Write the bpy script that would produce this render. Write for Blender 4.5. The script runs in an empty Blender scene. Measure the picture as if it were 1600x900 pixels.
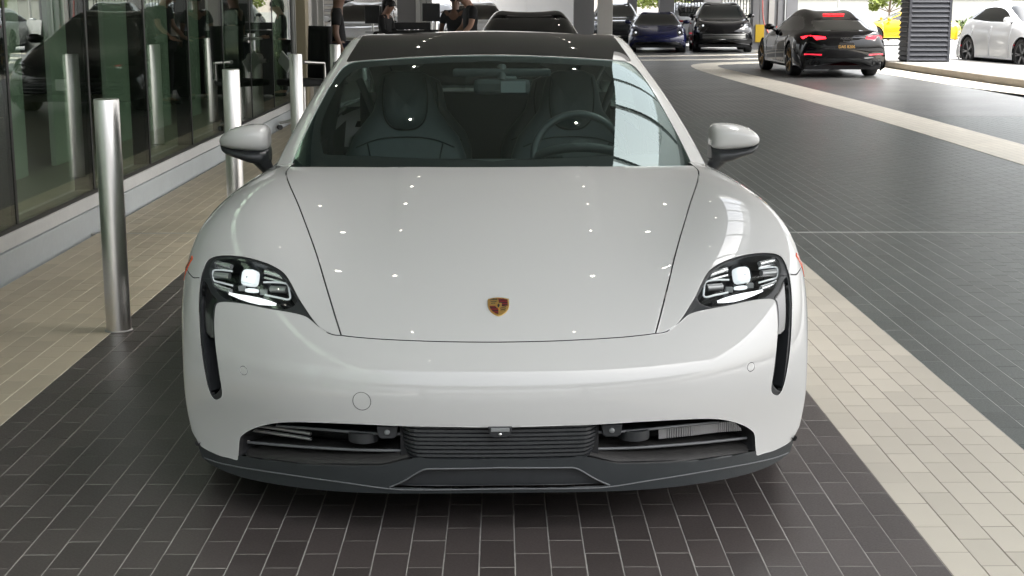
import bpy, bmesh, math, random
import numpy as np
from math import sin, cos, tan, atan, atan2, pi, radians, sqrt
from mathutils import Vector, Matrix
from mathutils.geometry import delaunay_2d_cdt

# ------------------------------------------------------------------ scene, camera, light
random.seed(7)
rng = np.random.default_rng(7)
SC = bpy.context.scene
COL = SC.collection
CAM_H = 1.51
cam = bpy.data.cameras.new('camera')
cam.sensor_width = 36.0
cam.lens = 36.0*2219/1600
cam.clip_start = 0.05
cam.clip_end = 3000
cam_o = bpy.data.objects.new('camera', cam)
COL.objects.link(cam_o)
cam_o.location = (0, 0, CAM_H)
cam_o.rotation_euler = (radians(90-11.265), 0, -radians(0.465))
SC.camera = cam_o

SUN_EL, SUN_AZ = radians(60), radians(95)      # azimuth clockwise from +Y
W = bpy.data.worlds.new('World')
SC.world = W
W.use_nodes = True
wn = W.node_tree.nodes
wl = W.node_tree.links
wn.clear()
sky = wn.new('ShaderNodeTexSky')
sky.sky_type = 'NISHITA'
sky.sun_disc = False
sky.sun_elevation = SUN_EL
sky.sun_rotation = SUN_AZ
sky.dust_density = 8.0
sky.air_density = 1.2
hs = wn.new('ShaderNodeHueSaturation')
hs.inputs['Saturation'].default_value = 0.28
bg = wn.new('ShaderNodeBackground')
bg.inputs['Strength'].default_value = 0.14
wo = wn.new('ShaderNodeOutputWorld')
wl.new(sky.outputs[0], hs.inputs['Color'])
wl.new(hs.outputs[0], bg.inputs['Color'])
wl.new(bg.outputs[0], wo.inputs['Surface'])

sun = bpy.data.lights.new('sun', 'SUN')
sun.energy = .9
sun.angle = radians(40)
sun.color = (1.0, .965, .91)
sun_o = bpy.data.objects.new('sun', sun)
COL.objects.link(sun_o)
sd = Vector((sin(SUN_AZ)*cos(SUN_EL), cos(SUN_AZ)*cos(SUN_EL), sin(SUN_EL)))
sun_o.rotation_euler = sd.to_track_quat('Z', 'Y').to_euler()

SC.view_settings.view_transform = 'Standard'
SC.view_settings.look = 'None'
SC.view_settings.exposure = 2.6
SC.view_settings.gamma = 1.0
SC.view_settings.use_curve_mapping = False
SC.cycles.max_bounces = 10
SC.cycles.diffuse_bounces = 5
SC.cycles.glossy_bounces = 6
SC.cycles.transparent_max_bounces = 16
SC.cycles.sample_clamp_indirect = 6.0
SC.cycles.caustics_reflective = False
SC.cycles.denoising_prefilter = 'ACCURATE'
SC.cycles.caustics_refractive = False

# ------------------------------------------------------------------ materials
def mat(name, col, rough=.5, metal=0., coat=0., coat_rough=.03, noise=0., nscale=30., bump=0., bscale=200.,
        emit=None, estr=1., spec=None, rvar=0., rndval=0., ior=None, coords='Object', aniso=0., stain=0., sscale=2.):
    m = bpy.data.materials.new(name)
    m.use_nodes = True
    nt = m.node_tree
    N, L = nt.nodes, nt.links
    b = N['Principled BSDF']
    b.inputs['Base Color'].default_value = (*col, 1)
    b.inputs['Roughness'].default_value = rough
    b.inputs['Metallic'].default_value = metal
    b.inputs['Coat Weight'].default_value = coat
    b.inputs['Coat Roughness'].default_value = coat_rough
    if ior: b.inputs['IOR'].default_value = ior
    if spec is not None: b.inputs['Specular IOR Level'].default_value = spec
    if emit:
        b.inputs['Emission Color'].default_value = (*emit, 1)
        b.inputs['Emission Strength'].default_value = estr
    tc = N.new('ShaderNodeTexCoord')
    def nz(scale, detail=3):
        t = N.new('ShaderNodeTexNoise')
        t.inputs['Scale'].default_value = scale
        t.inputs['Detail'].default_value = detail
        L.new(tc.outputs[coords], t.inputs['Vector'])
        return t
    fac = None
    def addfac(sock, amt):
        nonlocal fac
        mm = N.new('ShaderNodeMath'); mm.operation = 'MULTIPLY_ADD'
        L.new(sock, mm.inputs[0]); mm.inputs[1].default_value = amt*2; mm.inputs[2].default_value = -amt
        if fac is None: fac = mm.outputs[0]
        else:
            a = N.new('ShaderNodeMath'); a.operation = 'ADD'
            L.new(fac, a.inputs[0]); L.new(mm.outputs[0], a.inputs[1]); fac = a.outputs[0]
    if noise: addfac(nz(nscale).outputs['Fac'], noise)
    if stain: addfac(nz(sscale, 5).outputs['Fac'], stain)
    if rndval:
        oi = N.new('ShaderNodeObjectInfo')
        at = N.new('ShaderNodeAttribute'); at.attribute_name = 'rnd'
        a = N.new('ShaderNodeMath'); a.operation = 'ADD'
        L.new(oi.outputs['Random'], a.inputs[0]); L.new(at.outputs['Fac'], a.inputs[1])
        f = N.new('ShaderNodeMath'); f.operation = 'FRACT'
        L.new(a.outputs[0], f.inputs[0])
        addfac(f.outputs[0], rndval)
    if fac is not None:
        a = N.new('ShaderNodeMath'); a.operation = 'ADD'; a.inputs[1].default_value = 1.0
        L.new(fac, a.inputs[0])
        v = N.new('ShaderNodeVectorMath'); v.operation = 'SCALE'
        v.inputs[0].default_value = col
        L.new(a.outputs[0], v.inputs['Scale'])
        L.new(v.outputs[0], b.inputs['Base Color'])
    if rvar:
        t = nz(nscale*.37+1.3, 4)
        mr = N.new('ShaderNodeMapRange')
        mr.inputs['To Min'].default_value = max(0, rough-rvar); mr.inputs['To Max'].default_value = rough+rvar
        mr.inputs['From Min'].default_value = .3; mr.inputs['From Max'].default_value = .7
        L.new(t.outputs['Fac'], mr.inputs['Value']); L.new(mr.outputs[0], b.inputs['Roughness'])
    if bump:
        t = nz(bscale, 2)
        bp = N.new('ShaderNodeBump'); bp.inputs['Strength'].default_value = bump; bp.inputs['Distance'].default_value = .002
        L.new(t.outputs['Fac'], bp.inputs['Height']); L.new(bp.outputs[0], b.inputs['Normal'])
    return m

def glass_mat(name, tint, refl=1.0, rough=.0, ior=1.5, gcol=None):
    m = bpy.data.materials.new(name); m.use_nodes = True
    N, L = m.node_tree.nodes, m.node_tree.links
    N.clear()
    gc = gcol or [min(1, .82+.2*c) for c in tint]
    t = N.new('ShaderNodeBsdfTransparent'); t.inputs[0].default_value = (*tint, 1)
    g = N.new('ShaderNodeBsdfGlossy'); g.inputs['Roughness'].default_value = rough
    g.inputs['Color'].default_value = (*gc, 1)
    f = N.new('ShaderNodeFresnel'); f.inputs['IOR'].default_value = ior
    ge = N.new('ShaderNodeNewGeometry')      # same reflectance from both sides of a thin pane
    ex = N.new('ShaderNodeMath'); ex.operation = 'MULTIPLY_ADD'; ex.inputs[1].default_value = -2.; ex.inputs[2].default_value = 1.
    pw = N.new('ShaderNodeMath'); pw.operation = 'POWER'; pw.inputs[0].default_value = ior
    L.new(ge.outputs['Backfacing'], ex.inputs[0]); L.new(ex.outputs[0], pw.inputs[1]); L.new(pw.outputs[0], f.inputs['IOR'])
    mm = N.new('ShaderNodeMath'); mm.operation = 'MULTIPLY'; mm.inputs[1].default_value = refl; mm.use_clamp = True
    x = N.new('ShaderNodeMixShader'); o = N.new('ShaderNodeOutputMaterial')
    L.new(f.outputs[0], mm.inputs[0]); L.new(mm.outputs[0], x.inputs[0])
    L.new(t.outputs[0], x.inputs[1]); L.new(g.outputs[0], x.inputs[2]); L.new(x.outputs[0], o.inputs['Surface'])
    return m

def brick_ground(name, col, col2, grout, rough, ox, oy, w=.09845, l=.1985, joint=.0035):
    """running bond of small pavers, long side along world Y; for the far paving where single tiles cannot be told apart"""
    m = mat(name, col, rough, noise=0)
    N, L = m.node_tree.nodes, m.node_tree.links
    b = N['Principled BSDF']
    g = N.new('ShaderNodeNewGeometry')
    mp = N.new('ShaderNodeMapping')
    mp.inputs['Rotation'].default_value = (0, 0, radians(90))
    mp.inputs['Location'].default_value = (oy, ox, 0)
    L.new(g.outputs['Position'], mp.inputs['Vector'])
    br = N.new('ShaderNodeTexBrick')
    br.inputs['Scale'].default_value = 1.0
    br.inputs['Brick Width'].default_value = l
    br.inputs['Row Height'].default_value = w
    br.inputs['Mortar Size'].default_value = joint
    br.inputs['Color1'].default_value = (*col, 1)
    br.inputs['Color2'].default_value = (*col2, 1)
    br.inputs['Mortar'].default_value = (*grout, 1)
    L.new(mp.outputs[0], br.inputs['Vector'])
    t = N.new('ShaderNodeTexNoise'); t.inputs['Scale'].default_value = .8; t.inputs['Detail'].default_value = 5
    L.new(g.outputs['Position'], t.inputs['Vector'])
    mr = N.new('ShaderNodeMapRange'); mr.inputs['To Min'].default_value = .8; mr.inputs['To Max'].default_value = 1.2
    L.new(t.outputs['Fac'], mr.inputs['Value'])
    v = N.new('ShaderNodeVectorMath'); v.operation = 'SCALE'
    L.new(br.outputs['Color'], v.inputs[0]); L.new(mr.outputs[0], v.inputs['Scale'])
    L.new(v.outputs[0], b.inputs['Base Color'])
    mr2 = N.new('ShaderNodeMapRange'); mr2.inputs['To Min'].default_value = rough-.07; mr2.inputs['To Max'].default_value = rough+.1
    L.new(t.outputs['Fac'], mr2.inputs['Value']); L.new(mr2.outputs[0], b.inputs['Roughness'])
    return m

M = {}
M['paint'] = mat('ice_grey_paint', (.50, .50, .487), .5, coat=1., coat_rough=.008, spec=0., noise=.01, nscale=3)
M['paint_gap'] = mat('panel_gap_dark', (.02, .02, .02), .8)
M['black_gloss'] = mat('gloss_black_plastic', (.012, .012, .013), .12, coat=.6)
M['black_satin'] = mat('satin_black_plastic', (.022, .024, .026), .38, noise=.15, nscale=60, bump=.15, bscale=900)
M['black_plastic'] = mat('textured_grey_black_plastic', (.022, .026, .028), .42, noise=.12, nscale=14, bump=.25, bscale=700, stain=.2, sscale=6)
M['trim_edge'] = mat('grey_bar_and_highlight', (.12, .125, .13), .35)  # grey of the intake bars and of the drawn splitter bevel highlights
M['dusty_plastic'] = mat('dusty_black_plastic', (.022, .021, .020), .6, noise=.4, nscale=90, stain=.4, sscale=20)
M['black_matte'] = mat('matte_black', (.010, .010, .011), .85)
M['rubber'] = mat('tyre_rubber', (.018, .018, .019), .75, bump=.3, bscale=120)
M['chrome'] = mat('lamp_chrome', (.85, .85, .85), .22, .8)
M['drl'] = mat('clear_light_frame', (.7, .72, .72), .2, coat=1., emit=(.9, .97, 1.), estr=.03)
M['satin_metal'] = mat('satin_metal', (.52, .51, .49), .32, 1.)
M['rim'] = mat('rim_metal', (.30, .30, .31), .28, .9)
M['radiator'] = mat('radiator_fin_metal', (.42, .42, .42), .4, .8)
M['led'] = mat('led_white', (.5, .53, .53), .25, coat=1., emit=(.90, .97, 1.0), estr=.16)
M['led_soft'] = mat('led_glow', (.85, .85, .85), .5, emit=(.93, .97, 1.0), estr=.2)
M['lens'] = glass_mat('lamp_lens_glass', (.93, .95, .95), 1.0)
M['windshield'] = glass_mat('tinted_windscreen_glass', (.62, .74, .72), 1.0, ior=1.86, gcol=(.86, 1., .95))
M['roof_glass'] = mat('black_roof_glass', (.006, .007, .007), .03, coat=1., coat_rough=.01)
M['side_glass'] = glass_mat('dark_side_glass', (.12, .15, .14), 1.0)
M['car_glass'] = mat('dark_car_glass', (.006, .008, .008), .03, coat=.5)
M['gold'] = mat('crest_gold', (.80, .52, .16), .3, .85)
M['crest_red'] = mat('crest_red', (.22, .015, .02), .3, coat=.5)
M['crest_black'] = mat('crest_black', (.012, .012, .012), .3, coat=.5)
M['amber'] = mat('orange_marker_plastic', (.75, .09, .02), .25, coat=.8)
M['leather'] = mat('charcoal_leather', (.062, .072, .072), .48, noise=.1, nscale=40, bump=.3, bscale=300)
M['leather_dark'] = mat('dark_interior_trim', (.03, .034, .034), .6, bump=.2, bscale=300)
M['stitch'] = mat('seat_seam', (.004, .004, .004), .8)
M['grey_trim'] = mat('grey_sensor_plastic', (.20, .21, .21), .4)
def brushed(name, col=(.70, .68, .65)):
    m = mat(name, col, .27, 1.)
    N, L = m.node_tree.nodes, m.node_tree.links
    b = N['Principled BSDF']
    tc = N.new('ShaderNodeTexCoord'); mp = N.new('ShaderNodeMapping'); mp.inputs['Scale'].default_value = (1, 1, 260)
    t = N.new('ShaderNodeTexNoise'); t.inputs['Scale'].default_value = 3.; t.inputs['Detail'].default_value = 3
    L.new(tc.outputs['Object'], mp.inputs[0]); L.new(mp.outputs[0], t.inputs['Vector'])
    mr = N.new('ShaderNodeMapRange'); mr.inputs['To Min'].default_value = .29; mr.inputs['To Max'].default_value = .35
    L.new(t.outputs['Fac'], mr.inputs['Value']); L.new(mr.outputs[0], b.inputs['Roughness'])
    bp = N.new('ShaderNodeBump'); bp.inputs['Strength'].default_value = .02; bp.inputs['Distance'].default_value = .001
    L.new(t.outputs['Fac'], bp.inputs['Height']); L.new(bp.outputs[0], b.inputs['Normal'])
    b.inputs['Anisotropic'].default_value = .5
    return m
M['steel'] = brushed('brushed_stainless_steel')

# ------------------------------------------------------------------ mesh helpers
def tag(o, label=None, cat=None, group=None, kind=None):
    if label: o['label'] = label
    if cat: o['category'] = cat
    if group: o['group'] = group
    if kind: o['kind'] = kind
    return o

def link(name, me, parent=None, m=None):
    o = bpy.data.objects.new(name, me)
    COL.objects.link(o)
    if parent: o.parent = parent
    if m is not None and me is not None:
        me.materials.clear(); me.materials.append(m)
    return o

def empty(name, loc=(0, 0, 0), rz=0., label=None, cat=None, group=None):
    o = bpy.data.objects.new(name, None)
    o.empty_display_size = .2
    COL.objects.link(o)
    o.location = loc; o.rotation_euler = (0, 0, rz)
    return tag(o, label, cat, group)

class MB:
    """collects simple shapes into one mesh object"""
    def __init__(s): s.v, s.f, s.sm = [], [], []
    def add(s, v, f, smooth=False):
        o = len(s.v); s.v += [tuple(p) for p in v]; s.f += [tuple(i+o for i in q) for q in f]; s.sm += [smooth]*len(f); return s
    def box(s, a, b, rot=None, piv=None):
        x0, y0, z0 = a; x1, y1, z1 = b
        v = [Vector(p) for p in [(x0,y0,z0),(x1,y0,z0),(x1,y1,z0),(x0,y1,z0),(x0,y0,z1),(x1,y0,z1),(x1,y1,z1),(x0,y1,z1)]]
        if rot is not None:
            c = Vector(piv) if piv is not None else sum(v, Vector())/8
            v = [rot @ (p-c)+c for p in v]
        return s.add(v, [(0,3,2,1),(4,5,6,7),(0,1,5,4),(1,2,6,5),(2,3,7,6),(3,0,4,7)])
    def cbox(s, c, d, rot=None):
        return s.box([c[i]-d[i]/2 for i in range(3)], [c[i]+d[i]/2 for i in range(3)], rot, c)
    def cyl(s, a, b, r0, r1=None, n=24, cap=True, smooth=True):
        a, b = Vector(a), Vector(b); r1 = r0 if r1 is None else r1
        d = (b-a).normalized(); t = Vector((1,0,0)) if abs(d.x) < .9 else Vector((0,1,0))
        e1 = d.cross(t).normalized(); e2 = d.cross(e1)
        v = [c+e1*(r*cos(2*pi*i/n))+e2*(r*sin(2*pi*i/n)) for c, r in ((a, r0), (b, r1)) for i in range(n)]
        s.add(v, [(i, (i+1)%n, n+(i+1)%n, n+i) for i in range(n)], smooth)
        if cap: s.add(v[:n], [tuple(range(n))[::-1]]); s.add(v[n:], [tuple(range(n))])
        return s
    def tube(s, pts, r, n=8, smooth=True, closed=False):
        pts = [Vector(p) for p in pts]; k = len(pts); R = r if hasattr(r, '__len__') else [r]*k
        V = []; up = None
        for i, p in enumerate(pts):
            if closed: d = pts[(i+1)%k]-pts[i-1]
            else: d = pts[min(i+1, k-1)]-pts[max(i-1, 0)]
            d.normalize()
            if up is None: up = Vector((0,0,1)) if abs(d.z) < .9 else Vector((1,0,0))
            e1 = up-d*up.dot(d); e1.normalize(); up = e1; e2 = d.cross(e1)
            V += [p+e1*(R[i]*cos(2*pi*j/n))+e2*(R[i]*sin(2*pi*j/n)) for j in range(n)]
        m = k if closed else k-1
        s.add(V, [(i*n+j, i*n+(j+1)%n, ((i+1)%k)*n+(j+1)%n, ((i+1)%k)*n+j) for i in range(m) for j in range(n)], smooth)
        if not closed: s.add(V[:n], [tuple(range(n))[::-1]]); s.add(V[-n:], [tuple(range(n))])
        return s
    def lathe(s, prof, c=(0,0,0), n=32, axis='z', smooth=True):
        V = []
        for r, z in prof:
            for i in range(n):
                a = 2*pi*i/n; x, y = r*cos(a), r*sin(a)
                p = {'z': (x, y, z), 'x': (z, x, y), 'y': (x, z, y)}[axis]
                V.append((p[0]+c[0], p[1]+c[1], p[2]+c[2]))
        fl = axis == 'y'
        F = [(i*n+j, i*n+(j+1)%n, (i+1)*n+(j+1)%n, (i+1)*n+j) for i in range(len(prof)-1) for j in range(n)]
        if fl: F = [q[::-1] for q in F]
        return s.add(V, F, smooth)
    def prism(s, poly, a, b, axis='y'):
        n = len(poly)
        mk = {'y': lambda p, t: (p[0], t, p[1]), 'x': lambda p, t: (t, p[0], p[1]), 'z': lambda p, t: (p[0], p[1], t)}[axis]
        V = [mk(p, a) for p in poly]+[mk(p, b) for p in poly]
        return s.add(V, [tuple(range(n)), tuple(range(2*n-1, n-1, -1))]+[(i, n+i, n+(i+1)%n, (i+1)%n) for i in range(n)])
    def grid(s, P, smooth=True, close_u=False):
        nv, nu = len(P), len(P[0]); V = [p for r in P for p in r]
        m = nu if close_u else nu-1
        return s.add(V, [(i*nu+j, i*nu+(j+1)%nu, (i+1)*nu+(j+1)%nu, (i+1)*nu+j) for i in range(nv-1) for j in range(m)], smooth)
    def mesh(s, name, fix=True):
        me = bpy.data.meshes.new(name); me.from_pydata(s.v, [], s.f)
        me.polygons.foreach_set('use_smooth', s.sm)
        if fix:
            bm = bmesh.new(); bm.from_mesh(me); bmesh.ops.recalc_face_normals(bm, faces=bm.faces); bm.to_mesh(me); bm.free()
        me.update(); return me
    def build(s, name, m, parent=None, fix=True, bevel=0., seg=2):
        o = link(name, s.mesh(name, fix), parent, m)
        if bevel:
            md = o.modifiers.new('bevel', 'BEVEL'); md.width = bevel; md.segments = seg; md.limit_method = 'ANGLE'; md.angle_limit = radians(40)
        return o

def box(name, a, b, m, parent=None, bevel=0.): return MB().box(a, b).build(name, m, parent, bevel=bevel)

# ------------------------------------------------------------------ smooth spline surfaces and panels cut out of them
def bs(t,n):
    # cubic uniform B-spline basis rows, knots such that data index i <-> param i, control -1..n
    t=np.asarray(t,float); i=np.clip(np.floor(t).astype(int),0,n-2); f=t-i
    B=np.zeros((len(t),n+2)); D=np.zeros((len(t),n+2)); r=np.arange(len(t))
    w=[(1-f)**3/6,(3*f**3-6*f**2+4)/6,(-3*f**3+3*f**2+3*f+1)/6,f**3/6]
    d=[-(1-f)**2/2,(9*f**2-12*f)/6,(-9*f**2+6*f+3)/6,f**2/2]
    for k in range(4): B[r,i+k]+=w[k]; D[r,i+k]+=d[k]
    return B,D
class Surf:
    def __init__(s,rows,lam=.02,mirror=True,lamv=None):
        P=np.array(rows,float) # v,u,3
        lamv=lam if lamv is None else lamv
        s.m=P.shape[1]-1 if mirror else 0
        if mirror:
            M=P[:,1:][:,::-1].copy(); M[...,0]*=-1; P=np.concatenate([M,P],1)
        nv,nu=P.shape[:2]; s.nv,s.nu=nv,nu
        def solver(n,l):
            B,_=bs(np.arange(n),n); D3=np.diff(np.eye(n+2),3,axis=0)
            A=np.vstack([B,np.sqrt(l)*D3]); 
            return np.linalg.lstsq(A,np.vstack([np.eye(n),np.zeros((n-1,n))]),rcond=None)[0]
        Cv=solver(nv,lamv); Cu=solver(nu,lam)
        s.c=np.einsum('ia,abk,jb->ijk',Cv,P,Cu)
    def ev(s,u,v,off=0.):
        u=np.atleast_1d(u).astype(float)+s.m; v=np.atleast_1d(v).astype(float)
        Bu,Du=bs(u,s.nu); Bv,Dv=bs(v,s.nv)
        p=np.einsum('na,nb,abk->nk',Bv,Bu,s.c)
        pu=np.einsum('na,nb,abk->nk',Bv,Du,s.c); pv=np.einsum('na,nb,abk->nk',Dv,Bu,s.c)
        n=np.cross(pu,pv); n/=np.linalg.norm(n,axis=1)[:,None]+1e-12
        return p+n*np.reshape(off,(-1,1)),n,pu,pv

def cr(pts, k=5, closed=False):
    """Catmull-Rom resample of a 2-D polyline"""
    P = [np.array(p, float) for p in pts]; n = len(P); out = []
    for i in range(n if closed else n-1):
        g = (lambda j: P[j % n]) if closed else (lambda j: P[min(max(j, 0), n-1)])
        a, b, c, d = g(i-1), g(i), g(i+1), g(i+2)
        for t in np.arange(k)/k:
            out.append(.5*(2*b+(c-a)*t+(2*a-5*b+4*c-d)*t*t+(3*b-a-3*c+d)*t**3))
    if not closed: out.append(P[-1])
    return np.array(out)

def inpoly(pts, poly):
    x, y = pts[:, 0], pts[:, 1]; r = np.zeros(len(pts), bool); n = len(poly)
    for i in range(n):
        x0, y0 = poly[i]; x1, y1 = poly[(i+1) % n]
        if y0 == y1: continue
        c = ((y0 > y) != (y1 > y)) & (x < (x1-x0)*(y-y0)/(y1-y0)+x0)
        r ^= c
    return r

class Panels:
    """a spline surface whose (u,v) sheet is cut into named regions; every region can be built as a panel with turned-in edges"""
    def __init__(s, S, regions, du, dv, ur=None, vr=None, inward=True):
        s.S, s.sg = S, (-1. if inward else 1.)
        ur = ur or (0, S.nu-S.m-1); vr = vr or (0, S.nv-1)
        s.ur = ur
        us = np.linspace(*ur, int(round((ur[1]-ur[0])/du))+1); vs = np.linspace(*vr, int(round((vr[1]-vr[0])/dv))+1)
        U, V = np.meshgrid(us, vs); h_ = (us[1]-us[0])/2
        U[1::2, 1:-1] += h_*.98          # staggered rows give an even triangulation
        G = np.stack([U.ravel(), V.ravel()], 1)
        verts = [tuple(p) for p in G]; edges = []
        for name, poly in regions:
            poly = np.asarray(poly); poly = np.stack([np.clip(poly[:, 0], *ur), np.clip(poly[:, 1], *vr)], 1)
            o = len(verts); n = len(poly); verts += [tuple(p) for p in poly]
            edges += [(o+i, o+(i+1) % n) for i in range(n) if np.abs(poly[i]-poly[(i+1) % n]).max() > 1e-6]
        r = delaunay_2d_cdt([Vector(v) for v in verts], edges, [], 0, 1e-5)
        s.uv = np.array([tuple(v) for v in r[0]]); s.tri = np.array([f for f in r[2] if len(f) == 3])
        c = s.uv[s.tri].mean(1); s.lab = np.full(len(s.tri), -1)
        s.names = [n for n, _ in regions]
        for i in range(len(regions)-1, -1, -1):
            s.lab[inpoly(c, np.asarray(regions[i][1]))] = i
        s.S3 = S.ev(s.uv[:, 0], s.uv[:, 1])
        s.cen = s.S3[0][s.tri].mean(1); s.cuv = c
    def drop(s, mask): s.lab[mask] = -9
    def sel(s, *names):
        ids = [s.names.index(n) if n is not None else -1 for n in names]
        return np.isin(s.lab, ids)
    def build(s, name, mask, m, parent=None, off=0., flange=0., sides='both', mf=None, sym_edge=True, zf=None):
        tri = s.tri[mask]
        if len(tri) == 0: print('EMPTY', name); return None
        ids, inv = np.unique(tri, return_inverse=True); tri = inv.reshape(-1, 3)
        P, N = s.S3[0][ids], s.S3[1][ids]*s.sg
        if zf is not None: off = zf(P)
        P = P+N*np.reshape(off, (-1, 1)) if np.ndim(off) else P+N*off
        # wind so that faces look outwards
        a, b, c = P[tri[:, 0]], P[tri[:, 1]], P[tri[:, 2]]
        fl = np.einsum('ij,ij->i', np.cross(b-a, c-a), N[tri[:, 0]]) < 0
        tri[fl] = tri[fl][:, ::-1]
        F = [tuple(t) for t in tri]; VN = N.copy(); smooth_n = len(F); mi = [0]*len(F)
        if flange:
            E = {}
            for t in tri:
                for i in range(3):
                    e = (t[i], t[(i+1) % 3]); E[tuple(sorted(e))] = None if tuple(sorted(e)) in E else e
            E = [e for e in E.values() if e is not None]
            if sides != 'one' and sym_edge: E = [e for e in E if not (abs(s.uv[ids[e[0]], 0]) < 1e-4 and abs(s.uv[ids[e[1]], 0]) < 1e-4)]
            bn = {}
            for i, j in E:
                w = np.cross(P[j]-P[i], N[i]); w /= np.linalg.norm(w)+1e-12
                for k in (i, j): bn[k] = bn.get(k, 0)+w
            idx = {}; nP, nN = [], []
            for k in bn:
                w = bn[k]/(np.linalg.norm(bn[k])+1e-12); o = len(P)+len(nP); idx[k] = o
                h = .0022 if flange > .003 else 0
                # rolled edge: top, small radius, then down
                nP += [P[k], P[k]-N[k]*h*.3+w*h*.0, P[k]-N[k]*flange]; nN += [N[k]*.75+w*.66, w, w]
            for i, j in E:
                p, q = idx[i], idx[j]
                F += [(j, i, p, q), (q, p, p+1, q+1), (q+1, p+1, p+2, q+2)]; mi += [0, 0, 1]
            P = np.vstack([P, np.array(nP)]); VN = np.vstack([VN, np.array(nN)])
        def emit(nm, sides):
            VV, FF, MI = [], [], []
            n0 = len(P)
            for k_, sd in enumerate(sides):
                mp = np.arange(n0)+k_*n0
                if k_ == 1:      # the two halves share their centre-line vertices
                    cen = np.where(np.abs(s.uv[ids, 0]) < 1e-4)[0]; mp[cen] = cen
                VV.append(P*np.array([sd, 1, 1]))
                FF += [tuple(int(mp[i]) for i in (f if sd > 0 else f[::-1])) for f in F]; MI += mi
            VV = np.vstack(VV)
            used = np.zeros(len(VV), bool); used[[i for f in FF for i in f]] = True
            rm = np.cumsum(used)-1; VV = VV[used]; FF = [tuple(int(rm[i]) for i in f) for f in FF]
            me = bpy.data.meshes.new(nm); me.from_pydata([tuple(p) for p in VV], [], FF)
            me.polygons.foreach_set('use_smooth', [True]*len(FF))
            o = link(nm, me, parent, m)
            if mf is not None:
                me.materials.append(mf); me.polygons.foreach_set('material_index', MI)
            me.update()
            return o
        if sides == 'both': return emit(name, (1, -1))
        if sides == 'pair': return [emit(name, (1,)), emit(name, (-1,))]
        return emit(name, (sides,))

def band(S, poly, w):
    """closed thin band of real width w (metres) round an open (u,v) polyline"""
    poly = np.asarray(poly); L_, R_ = [], []
    p, n, pu, pv = S.ev(poly[:, 0], poly[:, 1])
    for i in range(len(poly)):
        d = poly[min(i+1, len(poly)-1)]-poly[max(i-1, 0)]
        T = pu[i]*d[0]+pv[i]*d[1]; B = np.cross(n[i], T); B /= np.linalg.norm(B)+1e-12
        J = np.stack([pu[i], pv[i]], 1); q = np.linalg.lstsq(J, B*w/2, rcond=None)[0]
        L_.append(poly[i]+q); R_.append(poly[i]-q)
    return np.array(L_+R_[::-1])

def inv2(S, tg, ax, box_):
    """(u,v) of the surface point whose coordinates on axes ax are tg, searched in box_ = (u0,u1,v0,v1)"""
    u0, u1, v0, v1 = box_
    U, V = np.meshgrid(np.linspace(u0, u1, 40), np.linspace(v0, v1, 60)); U, V = U.ravel(), V.ravel()
    G = S.ev(U, V)[0][:, ax]; out = []
    for t in tg:
        i = np.argmin(((G-t)**2).sum(1)); u, v = U[i], V[i]
        for _ in range(8):
            p, _, pu, pv = S.ev(u, v)
            J = np.stack([pu[0][ax], pv[0][ax]], 1)
            st = np.clip(np.linalg.lstsq(J, np.array(t)-p[0][ax], rcond=1e-2)[0], -.2, .2)
            u = min(u1, max(u0, u+st[0])); v = min(v1, max(v0, v+st[1]))
        out.append((u, v))
    return np.array(out)

def circle(c, r, n=40, a0=0, a1=360): return [(c[0]+r*cos(radians(a0+(a1-a0)*i/n)), c[1]+r*sin(radians(a0+(a1-a0)*i/n))) for i in range(n)]

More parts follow.
